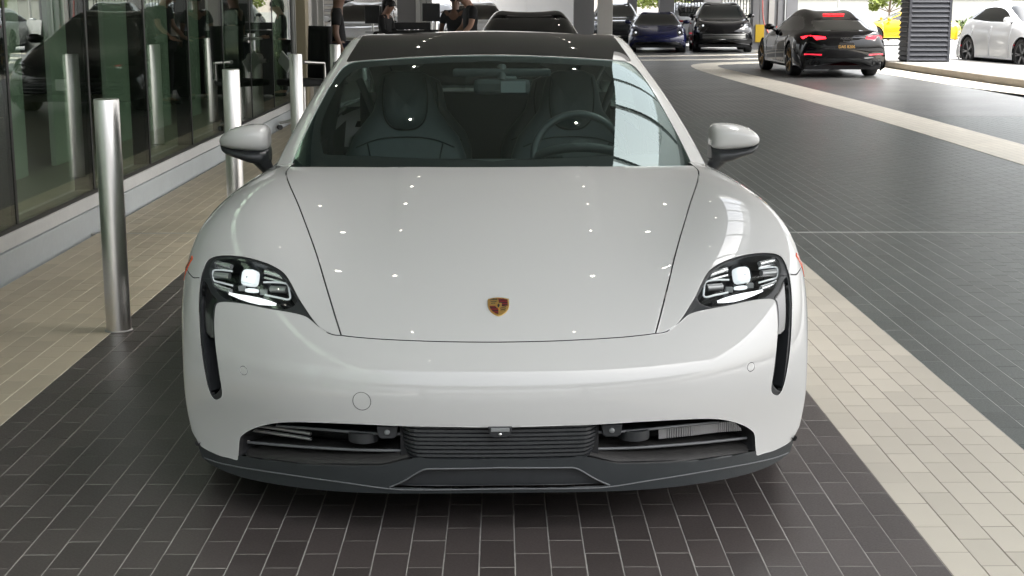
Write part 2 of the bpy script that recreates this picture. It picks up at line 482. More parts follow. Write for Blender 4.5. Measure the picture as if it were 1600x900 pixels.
# control points (metres, car frame: x across, y back from the nose, z up) and cut lines in (u,v) of the body sheet
ROWS = [[[0.0, 1.45, 0.957], [0.22, 1.46, 0.957], [0.45, 1.49, 0.953], [0.6, 1.51, 0.946], [0.7115, 1.53, 0.938], [0.7888, 1.54, 0.928], [0.866, 1.55, 0.885], [0.931, 1.55, 0.77], [0.946, 1.55, 0.6], [0.936, 1.55, 0.3]], [[0.0, 1.2, 0.946], [0.22, 1.2, 0.945], [0.45, 1.22, 0.94], [0.6, 1.24, 0.937], [0.713, 1.25, 0.937], [0.8031, 1.25, 0.93], [0.887, 1.25, 0.875], [0.947, 1.25, 0.77], [0.964, 1.25, 0.6], [0.952, 1.25, 0.3]], [[0.0, 0.95, 0.912], [0.22, 0.95, 0.909], [0.45, 0.96, 0.902], [0.59, 0.97, 0.905], [0.7048, 0.98, 0.919], [0.8056, 0.98, 0.92], [0.904, 0.98, 0.872], [0.969, 0.98, 0.77], [0.986, 0.98, 0.6], [0.974, 0.98, 0.3]], [[0.0, 0.7, 0.86], [0.22, 0.7, 0.856], [0.45, 0.72, 0.845], [0.585, 0.74, 0.857], [0.6945, 0.76, 0.882], [0.8038, 0.78, 0.888], [0.905, 0.79, 0.848], [0.973, 0.79, 0.76], [0.992, 0.79, 0.6], [0.98, 0.79, 0.3]], [[0.0, 0.48, 0.788], [0.22, 0.48, 0.784], [0.44, 0.51, 0.776], [0.575, 0.54, 0.798], [0.6826, 0.58, 0.829], [0.79, 0.62, 0.84], [0.891, 0.65, 0.812], [0.966, 0.66, 0.735], [0.988, 0.66, 0.58], [0.974, 0.66, 0.3]], [[0.0, 0.3, 0.706], [0.22, 0.31, 0.704], [0.43, 0.35, 0.705], [0.56, 0.39, 0.728], [0.6656, 0.44, 0.757], [0.7732, 0.49, 0.773], [0.8776, 0.54, 0.758], [0.956, 0.57, 0.69], [0.981, 0.58, 0.55], [0.967, 0.58, 0.29]], [[0.0, 0.18, 0.64], [0.215, 0.19, 0.638], [0.42, 0.235, 0.64], [0.557, 0.285, 0.658], [0.66, 0.345, 0.687], [0.7626, 0.405, 0.706], [0.863, 0.465, 0.7], [0.944, 0.51, 0.645], [0.973, 0.53, 0.52], [0.958, 0.53, 0.28]], [[0.0, 0.1, 0.583], [0.215, 0.11, 0.582], [0.42, 0.155, 0.585], [0.56, 0.207, 0.597], [0.6653, 0.27, 0.615], [0.766, 0.34, 0.632], [0.8614, 0.41, 0.634], [0.937, 0.465, 0.598], [0.966, 0.49, 0.49], [0.952, 0.49, 0.27]], [[0.0, 0.045, 0.525], [0.215, 0.055, 0.524], [0.42, 0.1, 0.527], [0.565, 0.157, 0.536], [0.6758, 0.225, 0.549], [0.7761, 0.3, 0.56], [0.8657, 0.375, 0.56], [0.933, 0.435, 0.533], [0.961, 0.465, 0.45], [0.946, 0.465, 0.26]], [[0.0, 0.01, 0.475], [0.215, 0.02, 0.475], [0.42, 0.065, 0.477], [0.57, 0.1243, 0.4812], [0.6812, 0.1933, 0.4844], [0.7819, 0.2694, 0.4866], [0.8667, 0.345, 0.484], [0.93, 0.41, 0.465], [0.957, 0.445, 0.41], [0.942, 0.44, 0.25]], [[0.0, 0.015, 0.412], [0.215, 0.025, 0.412], [0.42, 0.07, 0.414], [0.57, 0.1285, 0.4168], [0.6812, 0.1933, 0.4191], [0.7819, 0.263, 0.4194], [0.8646, 0.335, 0.415], [0.924, 0.395, 0.4], [0.952, 0.43, 0.36], [0.937, 0.42, 0.24]], [[0.0, 0.004, 0.362], [0.215, 0.014, 0.362], [0.42, 0.059, 0.363], [0.57, 0.1196, 0.362], [0.6812, 0.1887, 0.3585], [0.7798, 0.2628, 0.352], [0.8593, 0.332, 0.345], [0.917, 0.388, 0.335], [0.944, 0.42, 0.31], [0.927, 0.41, 0.225]], [[0.0, 0.026, 0.29], [0.215, 0.036, 0.29], [0.42, 0.081, 0.29], [0.57, 0.1424, 0.29], [0.6812, 0.2053, 0.29], [0.7745, 0.2722, 0.287], [0.8508, 0.335, 0.283], [0.905, 0.385, 0.278], [0.932, 0.41, 0.265], [0.917, 0.4, 0.21]], [[0.0, 0.02, 0.228], [0.215, 0.03, 0.228], [0.42, 0.075, 0.225], [0.57, 0.137, 0.222], [0.681, 0.202, 0.218], [0.7681, 0.266, 0.214], [0.8385, 0.325, 0.214], [0.89, 0.37, 0.215], [0.915, 0.395, 0.212], [0.9, 0.385, 0.19]], [[0.0, 0.03, 0.165], [0.215, 0.04, 0.16], [0.42, 0.085, 0.148], [0.57, 0.145, 0.145], [0.681, 0.205, 0.14], [0.7598, 0.262, 0.138], [0.828, 0.315, 0.142], [0.875, 0.36, 0.152], [0.9, 0.385, 0.162], [0.89, 0.38, 0.16]]]
GROWS = [[[0, 1.12, 0.88], [0.28, 1.14, 0.88], [0.54, 1.22, 0.882], [0.772, 1.38, 0.888], [0.789, 1.42, 0.885], [0.805, 1.46, 0.88], [0.825, 1.5, 0.865], [0.85, 1.54, 0.84]], [[0, 1.26, 0.952], [0.28, 1.28, 0.952], [0.53, 1.345, 0.948], [0.768, 1.475, 0.938], [0.785, 1.51, 0.93], [0.8, 1.56, 0.918], [0.82, 1.6, 0.9], [0.85, 1.64, 0.86]], [[0, 1.5, 1.063], [0.27, 1.51, 1.062], [0.51, 1.56, 1.053], [0.733, 1.665, 1.036], [0.752, 1.69, 1.025], [0.778, 1.75, 0.985], [0.815, 1.79, 0.935], [0.85, 1.82, 0.87]], [[0, 1.74, 1.166], [0.26, 1.75, 1.164], [0.485, 1.785, 1.152], [0.694, 1.855, 1.128], [0.714, 1.875, 1.115], [0.757, 1.92, 1.04], [0.812, 1.94, 0.945], [0.85, 1.95, 0.87]], [[0, 1.95, 1.246], [0.25, 1.955, 1.243], [0.465, 1.98, 1.231], [0.659, 2.045, 1.202], [0.68, 2.06, 1.19], [0.738, 2.09, 1.09], [0.812, 2.1, 0.95], [0.85, 2.1, 0.87]], [[0, 2.14, 1.307], [0.245, 2.145, 1.303], [0.45, 2.165, 1.291], [0.626, 2.22, 1.264], [0.652, 2.24, 1.25], [0.722, 2.26, 1.13], [0.812, 2.27, 0.95], [0.85, 2.27, 0.87]], [[0, 2.34, 1.358], [0.24, 2.34, 1.354], [0.43, 2.36, 1.344], [0.585, 2.39, 1.325], [0.627, 2.42, 1.305], [0.71, 2.43, 1.17], [0.812, 2.44, 0.95], [0.85, 2.44, 0.87]], [[0, 2.58, 1.391], [0.24, 2.58, 1.388], [0.42, 2.6, 1.379], [0.57, 2.62, 1.362], [0.612, 2.64, 1.343], [0.7, 2.65, 1.19], [0.812, 2.66, 0.95], [0.85, 2.66, 0.87]], [[0, 2.95, 1.387], [0.24, 2.95, 1.384], [0.42, 2.95, 1.375], [0.565, 2.95, 1.358], [0.605, 2.95, 1.34], [0.695, 2.95, 1.19], [0.812, 2.95, 0.955], [0.85, 2.95, 0.88]], [[0, 3.45, 1.33], [0.23, 3.45, 1.326], [0.41, 3.45, 1.315], [0.55, 3.45, 1.296], [0.592, 3.45, 1.276], [0.685, 3.45, 1.15], [0.805, 3.45, 0.97], [0.85, 3.45, 0.9]], [[0, 3.95, 1.215], [0.22, 3.95, 1.21], [0.39, 3.95, 1.198], [0.53, 3.95, 1.178], [0.58, 3.95, 1.155], [0.67, 3.95, 1.07], [0.79, 3.95, 0.985], [0.85, 3.95, 0.93]], [[0, 4.35, 1.09], [0.22, 4.35, 1.088], [0.39, 4.35, 1.078], [0.53, 4.35, 1.062], [0.58, 4.35, 1.048], [0.66, 4.35, 1.01], [0.77, 4.35, 0.975], [0.85, 4.35, 0.93]], [[0, 4.68, 0.995], [0.22, 4.68, 0.993], [0.4, 4.67, 0.986], [0.56, 4.65, 0.975], [0.62, 4.64, 0.965], [0.68, 4.62, 0.955], [0.76, 4.6, 0.94], [0.84, 4.56, 0.9]]]
BROWS = [[[0.7, 1.42, 0.93], [0.79, 1.42, 0.927], [0.85, 1.42, 0.89], [0.915, 1.42, 0.79], [0.943, 1.42, 0.6], [0.935, 1.42, 0.32], [0.9, 1.42, 0.18]], [[0.7, 1.75, 0.925], [0.8, 1.75, 0.92], [0.85, 1.75, 0.885], [0.915, 1.75, 0.78], [0.935, 1.75, 0.58], [0.93, 1.75, 0.3], [0.9, 1.75, 0.18]], [[0.7, 2.3, 0.925], [0.805, 2.3, 0.92], [0.85, 2.3, 0.885], [0.918, 2.3, 0.78], [0.935, 2.3, 0.58], [0.93, 2.3, 0.3], [0.9, 2.3, 0.18]], [[0.7, 2.95, 0.935], [0.805, 2.95, 0.928], [0.852, 2.95, 0.893], [0.925, 2.95, 0.78], [0.942, 2.95, 0.58], [0.932, 2.95, 0.3], [0.9, 2.95, 0.18]], [[0.68, 3.5, 0.965], [0.795, 3.5, 0.955], [0.86, 3.5, 0.91], [0.945, 3.5, 0.79], [0.968, 3.5, 0.58], [0.95, 3.5, 0.3], [0.9, 3.5, 0.18]], [[0.62, 3.95, 1.0], [0.765, 3.95, 0.985], [0.865, 3.95, 0.93], [0.955, 3.95, 0.8], [0.98, 3.95, 0.58], [0.955, 3.95, 0.3], [0.9, 3.95, 0.18]], [[0.55, 4.4, 1.0], [0.7, 4.4, 0.985], [0.83, 4.38, 0.93], [0.93, 4.36, 0.8], [0.955, 4.36, 0.58], [0.93, 4.36, 0.3], [0.88, 4.36, 0.2]], [[0.3, 4.72, 0.975], [0.55, 4.7, 0.97], [0.74, 4.62, 0.92], [0.86, 4.58, 0.8], [0.89, 4.58, 0.58], [0.87, 4.58, 0.32], [0.82, 4.55, 0.22]], [[0.0, 4.88, 0.94], [0.3, 4.86, 0.935], [0.55, 4.82, 0.88], [0.66, 4.8, 0.76], [0.69, 4.8, 0.56], [0.67, 4.78, 0.34], [0.64, 4.72, 0.23]]]
OUTL = {"seam_side": [[4.147, 0.732], [4.113, 1.238], [3.824, 1.953], [3.296, 3.026], [2.838, 4.197], [2.523, 5.442], [2.309, 6.418], [2.204, 6.939]], "seam_front": [[2.204, 6.939], [1.805, 6.942], [1.158, 6.943], [0.611, 6.958], [0.025, 6.969]], "seam_corner": [[2.204, 6.939], [2.347, 6.956], [2.49, 6.9]], "lamp": [[2.453, 6.888], [2.597, 6.793], [2.76, 6.593], [3.025, 6.195], [3.228, 5.918], [3.445, 5.572], [3.693, 5.299], [4.058, 5.196], [4.537, 5.168], [5.126, 5.159], [5.605, 5.14], [5.924, 5.132], [6.132, 5.213], [6.283, 5.475], [6.407, 5.884], [6.47, 6.463], [6.462, 7.13], [6.361, 7.977], [6.229, 8.849], [6.106, 9.604], [5.985, 10.335], [5.849, 10.706], [5.685, 10.8], [5.46, 10.655], [5.381, 10.408], [5.402, 9.964], [5.494, 9.179], [5.626, 8.472], [5.732, 7.861], [5.775, 7.377], [5.758, 7.076], [5.647, 6.948], [5.343, 6.875], [4.842, 6.797], [4.17, 6.689], [3.699, 6.576], [3.256, 6.487], [3.001, 6.486], [2.852, 6.57], [2.663, 6.742]], "lens": [[6.097, 5.726], [6.051, 5.413], [5.893, 5.238], [5.545, 5.213], [5.068, 5.228], [4.536, 5.24], [4.056, 5.271], [3.737, 5.4], [3.53, 5.609], [3.359, 5.856], [3.277, 5.985], [3.33, 6.189], [3.491, 6.375], [3.709, 6.505], [4.18, 6.626], [4.787, 6.745], [5.351, 6.807], [5.659, 6.684], [5.883, 6.396], [6.034, 6.027]], "duct_hole": [[6.239, 8.124], [5.983, 8.248], [5.714, 8.348], [5.602, 8.901], [5.511, 9.657], [5.476, 10.236], [5.843, 10.66], [5.948, 10.415], [6.038, 9.594], [6.133, 8.84]], "duct_plate": [[6.368, 6.08], [6.228, 6.095], [6.013, 6.58], [5.758, 6.875], [5.855, 7.042], [5.87, 7.388], [5.823, 7.875], [5.714, 8.348], [5.983, 8.248], [6.239, 8.124], [6.385, 7.226]], "fender_seam": [[6.46, 5.793], [6.708, 5.586], [6.871, 5.259], [7.087, 4.672], [7.346, 3.874]], "grille": [[0, 10.95], [0.596, 10.927], [1.141, 10.957], [1.934, 11.009], [2.847, 11.173], [3.462, 11.356], [3.966, 11.614], [4.434, 11.937], [4.772, 12.249], [4.91, 12.477], [4.99, 12.9], [5.05, 13.18], [4.937, 13.153], [2.536, 13.0], [1.752, 12.863], [1.536, 12.801], [1.239, 12.526], [1.042, 12.367], [0.893, 12.428], [0.601, 12.431], [0, 12.393]], "bumper_low": [[5.051, 13.181], [5.122, 13.367], [5.52, 13.378], [6.182, 13.414], [7.404, 13.332], [8.3, 12.95], [9.1, 12.7]], "lip_tray": [[0, 12.794], [0.811, 12.863], [0.959, 12.898], [1.067, 13.066], [1.244, 13.43], [1.45, 13.74], [0.814, 13.755], [0, 13.744]], "cowl": [[0, 0.931], [0.694, 0.907], [1.505, 0.835], [2.619, 0.749], [4.147, 0.732]], "sensor": [[4.566, 9.259]], "sensorR": [[4.55, 9.272]], "tow": [[1.829, 9.971]], "badge": [[0, 5.857]], "Q": {"projector": [[0.749, 0.4377, 0.7069]], "lamp_small": [[0.7325, 0.392, 0.6751]], "glow": [[0.806, 0.4199, 0.6611], [0.7721, 0.3952, 0.6561], [0.7391, 0.3741, 0.6526], [0.7066, 0.3555, 0.6497], [0.6748, 0.3395, 0.6474], [0.6523, 0.3287, 0.6453]], "bar_a": [[0.8706, 0.5348, 0.734], [0.8378, 0.51, 0.7338], [0.8058, 0.4872, 0.7312]], "bar_b": [[0.6961, 0.4337, 0.7239], [0.6664, 0.4201, 0.7186], [0.6369, 0.4055, 0.7114]], "bar_c": [[0.6969, 0.4207, 0.7088], [0.665, 0.4062, 0.7037], [0.6357, 0.3936, 0.6983]], "bar_d": [[0.8554, 0.4663, 0.6765], [0.8289, 0.4429, 0.671], [0.7995, 0.4211, 0.6675]], "bar_e": [[0.8689, 0.5348, 0.7216], [0.8386, 0.5117, 0.7208], [0.8068, 0.4907, 0.7194]], "frame_a": [[0.8027, 0.4724, 0.7194], [0.8354, 0.4923, 0.7192], [0.8635, 0.5084, 0.7153], [0.8654, 0.4985, 0.7037], [0.8596, 0.4806, 0.6893], [0.8283, 0.4555, 0.6862], [0.7953, 0.4321, 0.6829]], "frame_b": [[0.6979, 0.4026, 0.698], [0.6592, 0.3937, 0.6995], [0.6259, 0.3828, 0.696], [0.6166, 0.3587, 0.679], [0.6141, 0.3343, 0.6601], [0.65, 0.3475, 0.663], [0.6895, 0.3657, 0.6671]], "glint": [[0.7651, 0.4101, 0.6772], [0.6957, 0.3734, 0.6721]], "gbar_up": [[0.6474, 0.2181, 0.3085], [0.5041, 0.1456, 0.3177], [0.3639, 0.1013, 0.3187], [0.2614, 0.0798, 0.3225]], "gbar_low": [[0.7446, 0.2902, 0.2362], [0.5744, 0.1838, 0.2546], [0.4025, 0.1179, 0.2645], [0.2606, 0.086, 0.2715]], "gbar_low2": [[0.7481, 0.2933, 0.2055], [0.6051, 0.2007, 0.2242], [0.4786, 0.1438, 0.2358], [0.3472, 0.1045, 0.2492], [0.2552, 0.0854, 0.2679]], "sens": [[0.3166, 0.0706, 0.3334]], "fins": [[0.4653, 0.1688, 0.2907], [0.5647, 0.2086, 0.2873], [0.6478, 0.2526, 0.2831], [0.7469, 0.3197, 0.2679]], "camera": [[0.004, 0.0194, 0.3463]], "hooklight": [[0.7528, 0.296, 0.2444]], "marker": [[0.9764, 0.6529, 0.6964]]}}

# ------------------------------------------------------------------ the white electric saloon in front
HS = Surf(ROWS)
GS = Surf(GROWS)
BS_ = Surf(BROWS, mirror=False)
CYAW = radians(1.1615)

def build_hero():
    car = empty('car', (-.002, 3.78, 0), CYAW,
                'large white four-door saloon facing the camera with its headlights on', 'car')
    O = OUTL
    seam = cr(O['seam_side'], 6); front = cr(O['seam_front'], 6); cor = cr(O['seam_corner'], 4)
    lamp = cr(O['lamp'], 4, True); lens = cr(O['lens'], 4, True)
    plate = cr(O['duct_plate'], 4, True); hole = cr(O['duct_hole'], 4, True)
    fs = cr(O['fender_seam'], 5); cowl = cr(O['cowl'], 5); low = cr(O['bumper_low'], 4)
    gr = np.vstack([cr(O['grille'][:11], 4), O['grille'][11:13], cr(O['grille'][13:], 4)])
    gr[0, 0] = 0; gr[-1, 0] = 0
    tray = np.vstack([cr(O['lip_tray'][:6], 4), O['lip_tray'][6:]])
    arc = inv2(HS, [(.95+.385*cos(radians(a)), .345+.385*sin(radians(a))) for a in np.linspace(-6, 186, 48)][::-1], [1, 2], (6.4, 9, 0, 13.8))
    arch = [tuple(p) for p in arc]+[(9.5, arc[-1][1]), (9.5, arc[0][1])]
    tip = tuple(O['lamp'][0])
    seam_x = np.vstack([seam[:1]+[.02, -.3], seam])
    gaps = [band(HS, seam_x, .0042), band(HS, np.vstack([front, [(-.2, front[-1][1])]]), .0036), band(HS, np.vstack([cor, [tip]]), .0036),
            band(HS, np.vstack([fs, [(7.6, 4.2), (8.1, 3.95)]]), .003)]
    bon = np.vstack([cowl[:-1], seam, front[1:], [(-.001, front[-1][1])]])
    fen = np.vstack([seam, cor[1:], [tip, (3.3, 6.2), (4.5, 6.0), (6.0, 6.0), (6.37, 5.85)], fs[1:], [(7.6, 4.2), (8.1, 3.95), (9.6, 3.2), (9.6, -1), (4.32, -1), (4.16, .3)]])
    cow = [(-.5, -1), (-.5, .928)]+[tuple(p) for p in cowl]+[(4.16, .3), (4.32, -1)]
    lip = np.vstack([[(-.5, 12.0), (0, 12.0), (4.7, 12.85)], low, [(9.6, 12.7), (9.6, 15), (-.5, 15)]])
    sen = inv2(HS, circle(HS.ev(4.56, 9.23)[0][0][[0, 2]], .0125, 20), [0, 2], (3.8, 5.4, 8, 10.5))
    tow = inv2(HS, circle(HS.ev(1.826, 9.836)[0][0][[0, 2]], .0255, 28), [0, 2], (1, 2.8, 8.5, 11))
    regs = [('lens', lens), ('duct_hole', hole), ('duct_plate', plate), ('lamp', lamp), ('grille', gr), ('arch', arch),
            ('gap', gaps[0]), ('gap2', gaps[1]), ('gap3', gaps[2]), ('gap4', gaps[3]),
            ('g_sen', band(HS, np.vstack([sen, sen[:1]]), .0016)), ('sensor', sen),
            ('bonnet', bon), ('fender', fen), ('cowl', cow), ('tray', tray), ('lip', lip)]
    Pn = Panels(HS, regs, .06, .06)
    pt = M['paint']; gp = M['paint_gap']
    def sst(a, b, x): t = np.clip((x-a)/(b-a), 0, 1); return t*t*(3-2*t)
    # raised centre field of the bonnet with two soft lengthwise creases
    crease = lambda P: .0018*(1-sst(.285+.035*P[:, 1], .312+.035*P[:, 1], np.abs(P[:, 0])))*sst(.30, .75, P[:, 1])
    Pn.build('bonnet', Pn.sel('bonnet'), pt, car, flange=.016, mf=gp, zf=crease)
    Pn.build('fender', Pn.sel('fender'), pt, car, flange=.014, sides='pair', mf=gp)
    bump = Pn.build('front_bumper', Pn.sel(None), pt, car, flange=.016, mf=gp)
    for o in Pn.build('parking_sensor', Pn.sel('sensor'), pt, bump, flange=.01, sides='pair', mf=gp): pass
    lipo = Pn.build('front_splitter', Pn.sel('lip') & (Pn.cuv[:, 0] < 8.35), M['black_plastic'], car, off=.001)
    Pn.build('splitter_recess', Pn.sel('tray'), M['black_satin'], lipo, off=-.014, flange=.004)
    # ring line of the towing-eye cap (one side only: image left)
    c0 = HS.ev(tow[:, 0], tow[:, 1])
    q = [Vector((-p[0], p[1], p[2])) for p in (c0[0]-c0[1]*.0004)]
    MB().tube(q, .0007, 6, closed=True).build('towing_eye_ring', gp, bump)
    # lamps
    for sd in (1, -1):
        hl = Pn.build('headlight', Pn.sel('lamp'), M['black_satin'], car, off=-.004, flange=.085, sides=sd)
        Pn.build('lens', Pn.sel('lens'), M['lens'], hl, off=-.0035, sides=sd)
        Pn.build('lamp_housing', Pn.sel('lens'), M['black_gloss'], hl, off=-.080, sides=sd)
        Pn.build('duct_plate', Pn.sel('duct_plate'), M['black_gloss'], hl, off=-.012, flange=.004, sides=sd)
        Pn.build('air_duct', Pn.sel('duct_hole'), M['black_matte'], hl, off=-.11, sides=sd)
        m3 = lambda p, dy=0: Vector((p[0]*sd, p[1]+dy, p[2]))
        Q = O['Q']
        pc = Vector(Q['projector'][0]); ax = Vector((.28, -.9, .33)).normalized(); ax.x = ax.x
        def M3(p): return Vector((p.x*sd, p.y, p.z))
        b = MB()
        # rounded square projector glass on a dark barrel
        e1 = Vector((.93, .36, 0)).normalized(); e2 = e1.cross(ax)*-1
        if e2.z < 0: e2 = -e2
        R = []
        for k, (w, dz) in enumerate(((.024, -.03), (.024, -.002), (.021, .004), (.014, .008), (.002, .009))):
            row = []
            for i in range(24):
                a = 2*pi*i/24; c, s_ = cos(a), sin(a); n = 4.
                r = w/((abs(c)**n+abs(s_)**n)**(1/n))
                row.append(M3(pc+e1*(r*c)+e2*(r*s_*1.05)+ax*dz))
            R.append(row)
        MB().grid(R, close_u=True).build('projector_lens', M['led'], hl)
        R2 = [[M3(pc+e1*(w*cos(2*pi*i/24)*1.25)+e2*(w*sin(2*pi*i/24)*1.2)+ax*dz) for i in range(24)] for w, dz in ((.033, -.02), (.036, -.045), (.045, -.05))]
        MB().grid(R2, close_u=True).build('projector_barrel', M['black_satin'], hl)
        ls = Vector(Q['lamp_small'][0])
        MB().tube([M3(ls+e1*t) for t in (-.022, -.008, .010, .020)], [.005, .007, .007, .005], 8).build('daytime_light', M['led'], hl)
        g = [Vector(p) for p in Q['glow']]
        n = len(g)
        up = Vector((0, -.45, 1)).normalized()
        hh = [.003, .009, .014, .015, .010, .003]
        MB().grid([[M3(p+up*(h_*.75)+Vector((0, .010, 0))) for p, h_ in zip(g, hh)], [M3(p) for p in g], [M3(p-up*(h_*.75)+Vector((0, -.004, 0))) for p, h_ in zip(g, hh)]]).build('light_guide', M['led_soft'], hl)
        for nm, r in (('bar_a', .0085), ('bar_b', .0085), ('bar_c', .004), ('bar_d', .0085), ('bar_e', .004)):
            MB().tube([M3(Vector(p)) for p in cr3(Q[nm])], r, 8).build('chrome_bar', M['chrome'], hl)
        for nm in ('frame_a', 'frame_b'):
            MB().tube([M3(Vector(p)) for p in cr3(Q[nm])], .0032, 8).build('light_frame', M['drl'], hl)
            cc = sum((Vector(p) for p in Q[nm]), Vector())/len(Q[nm])
            MB().tube([M3(cc+e1*t+Vector((0, .012, 0))) for t in (-.026, 0, .026)], .0105, 10).build('reflector_block', M['radiator'], hl)
        for p in Q['glint']:
            MB().cbox(M3(Vector(p)+Vector((0, .01, 0))), (.022, .012, .016)).build('inner_module', M['grey_trim'], hl, bevel=.002)
    # lower air intake
    gi = Pn.build('intake_cavity', Pn.sel('grille'), M['black_matte'], car, off=-.17)
    wall = Pn.build('intake_wall', Pn.sel('grille'), M['black_matte'], car, off=-.014, flange=.16)
    strip_caps(wall)
    Q = O['Q']
    for nm, r, mm in (('gbar_up', .0045, 'trim_edge'), ('gbar_low', .0045, 'trim_edge')):
        for sd in (1, -1):
            pts = [Vector((p[0]*sd, p[1], p[2])) for p in cr3(Q[nm])]
            b = MB().tube(pts, r, 8)
            sh = [[p+Vector((0, .004, -.002)) for p in pts], [p+Vector((0, .10, -.004)) for p in pts]]
            b.build('intake_bar', M[mm], car)
            MB().grid(sh).build('bar_shelf', M['dusty_plastic'], car, fix=False)
    for sd in (1, -1):   # dirty step below the lower bar
        pts = [Vector((p[0]*sd, p[1], p[2])) for p in cr3(Q['gbar_low2'])]
        MB().grid([[p+Vector((0, .09, .018)) for p in pts], [p+Vector((0, .01, .006)) for p in pts], [p+Vector((0, -.022, -.004)) for p in pts], [p+Vector((0, -.030, -.022)) for p in pts]]).build('intake_shelf', M['dusty_plastic'], car)
    # ribbed cooling flap in the middle
    prof = []
    R = 11
    zt, zb = .362, .228
    for i in range(R):
        z0 = zt-(zt-zb)*i/R; z1 = zt-(zt-zb)*(i+1)/R
        prof += [(z0, .0), (z0-.0018, -.007), (z1+.0035, -.008), (z1+.0012, 0)]
    rows = []
    for z, dy in prof:
        row = []
        t = (zt-z)/(zt-zb); hw = .283-.030*t**3
        for x in np.linspace(-1, 1, 41):
            a = abs(x); bow = .012*a*a+(.05*((a-.8)/.2)**2.4 if a > .8 else 0)
            row.append((x*hw, .036+bow+dy-.018*(1-t)*.3+.004, z+(.010*((a-.8)/.2)**2 if a > .8 else 0)*t))
        rows.append(row)
    MB().grid(rows, smooth=False).build('cooling_flap', M['black_satin'], car)
    box('flap_backing', (-.28, .075, .22), (.28, .12, .37), M['black_matte'], car)
    cmx = Q['camera'][0]
    c = MB().prism([(-.034, .012), (-.030, -.010), (-.018, -.019), (.018, -.019), (.030, -.010), (.034, .012)], 0, .03, 'y').build('camera_housing', M['black_satin'], car, bevel=.002)
    c.location = (0, .004, .352)
    MB().cbox((0, -.003, .004), (.052, .006, .011)).build('camera_cover', M['grey_trim'], c, bevel=.002)
    MB().lathe([(.001, -.004), (.0045, -.003), (.005, .001)], (0, 0, -.009), 12, 'y').build('camera_lens', M['chrome'], c)
    for sd in (1, -1):
        p = Q['sens'][0]
        s_ = MB().prism([(-.030, .016), (-.026, -.014), (-.016, -.020), (.016, -.020), (.026, -.014), (.030, .016)], 0, .05, 'y').build('radar_sensor', M['black_satin'], car, bevel=.003)
        s_.location = (p[0]*sd, p[1]-.006, p[2])
        MB().lathe([(.0005, -.0045), (.0075, -.004), (.0085, .002)], (0, 0, -.001), 16, 'y').build('sensor_eye', M['grey_trim'], s_)
        MB().cyl((p[0]*sd*1.22, p[1]+.06, .292), (p[0]*sd*1.22, p[1]+.06, .320), .045, n=20).build('horn', M['black_satin'], car)
    fp = [Vector(a) for a in cr3(Q['fins'])]
    b = MB(); n = 46
    L_ = len(fp)-1
    for i in range(n):
        t = i/(n-1)*L_; k = min(int(t), L_-1); p = fp[k].lerp(fp[k+1], t-k)
        b.cbox((p.x, p.y, p.z), (.0042, .012, .030))
    b.build('radiator_fins', M['radiator'], car)['kind'] = 'stuff'
    fl = [Vector((-.735+.19*t, .30-.11*t, .288+.004*t)) for t in (0, .33, .66, 1)]
    MB().tube(fl, .006, 6).tube([p+Vector((0, 0, -.016)) for p in fl], .006, 6).build('cooler_pipe', M['radiator'], car)
    hk = Q['hooklight'][0]
    MB().tube([(-hk[0]+.004, hk[1], hk[2]+.015), (-hk[0]-.001, hk[1], hk[2]+.004), (-hk[0]+.003, hk[1], hk[2]-.004), (-hk[0]+.014, hk[1]-.004, hk[2]-.006)], .0022, 6).build('clip', M['seat_clip'], car)
    # paler tube standing for the bevel highlight round the splitter recess
    tv = cr(O['lip_tray'][:6], 5); a = HS.ev(tv[:, 0], tv[:, 1]); top = a[0]-a[1]*.0015
    full = [Vector((p[0], p[1], p[2])) for p in top][::-1]+[Vector((-p[0], p[1], p[2])) for p in top[1:]]
    MB().tube(full, .0024, 6).build('splitter_crease_highlight', M['trim_edge'], lipo)
    bv = cr([(0, 13.80), (1.0, 13.83), (1.45, 13.80), (2.2, 13.62), (3.4, 13.55), (5.0, 13.62), (6.2, 13.75), (7.4, 13.9)], 5)
    a = HS.ev(bv[:, 0], bv[:, 1]); e = a[0]-a[1]*.0018
    full = [Vector((p[0], p[1], p[2])) for p in e][::-1]+[Vector((-p[0], p[1], p[2])) for p in e[1:]]
    MB().tube(full, .0022, 6).build('splitter_edge_highlight', M['trim_edge'], lipo)  # bevel highlight put in as a paler tube
    # side markers
    for sd in (1, -1):
        mk = inv2(HS, [(.62, .742), (.655, .70), (.66, .655), (.615, .69), (.60, .735)], [1, 2], (5.5, 8.5, 2, 8))
        a = HS.ev(mk[:, 0], mk[:, 1]); P = a[0]-a[1]*.004; B = a[0]+a[1]*.01
        V = [(p[0]*sd, p[1], p[2]) for p in P]+[(p[0]*sd, p[1], p[2]) for p in B]; n = len(P)
        MB().add(V, [tuple(range(n)), tuple(range(2*n-1, n-1, -1))]+[(i, n+i, n+(i+1) % n, (i+1) % n) for i in range(n)]).build('side_marker', M['amber'], car, bevel=.0015)
    build_crest(car)
    # ---- body behind the front wheels
    U, V = 6, 8
    arc2 = inv2(BS_, [(3.83+.40*cos(radians(a)), .350+.40*sin(radians(a))) for a in np.linspace(0, 180, 30)], [1, 2], (2.5, 6, 3.5, 7.5))
    regs = [('arch', [tuple(p) for p in arc2]+[(6.5, arc2[-1][1]), (6.5, arc2[0][1])])]
    doors = [band(BS_, [(1.2, y), (6.2, y)], .004) for y in (.35, 2.75, 4.35)]
    regs += [('gap%d' % i, b_) for i, b_ in enumerate(doors)]
    regs += [('inside', [(-1, -1), (.6, -1), (.6, 4.6), (-1, 4.6)])]
    Pb = Panels(BS_, regs, .12, .12, inward=False)
    Pb.build('body_side', Pb.sel(None), pt, car, flange=.01, sides='pair', mf=gp)
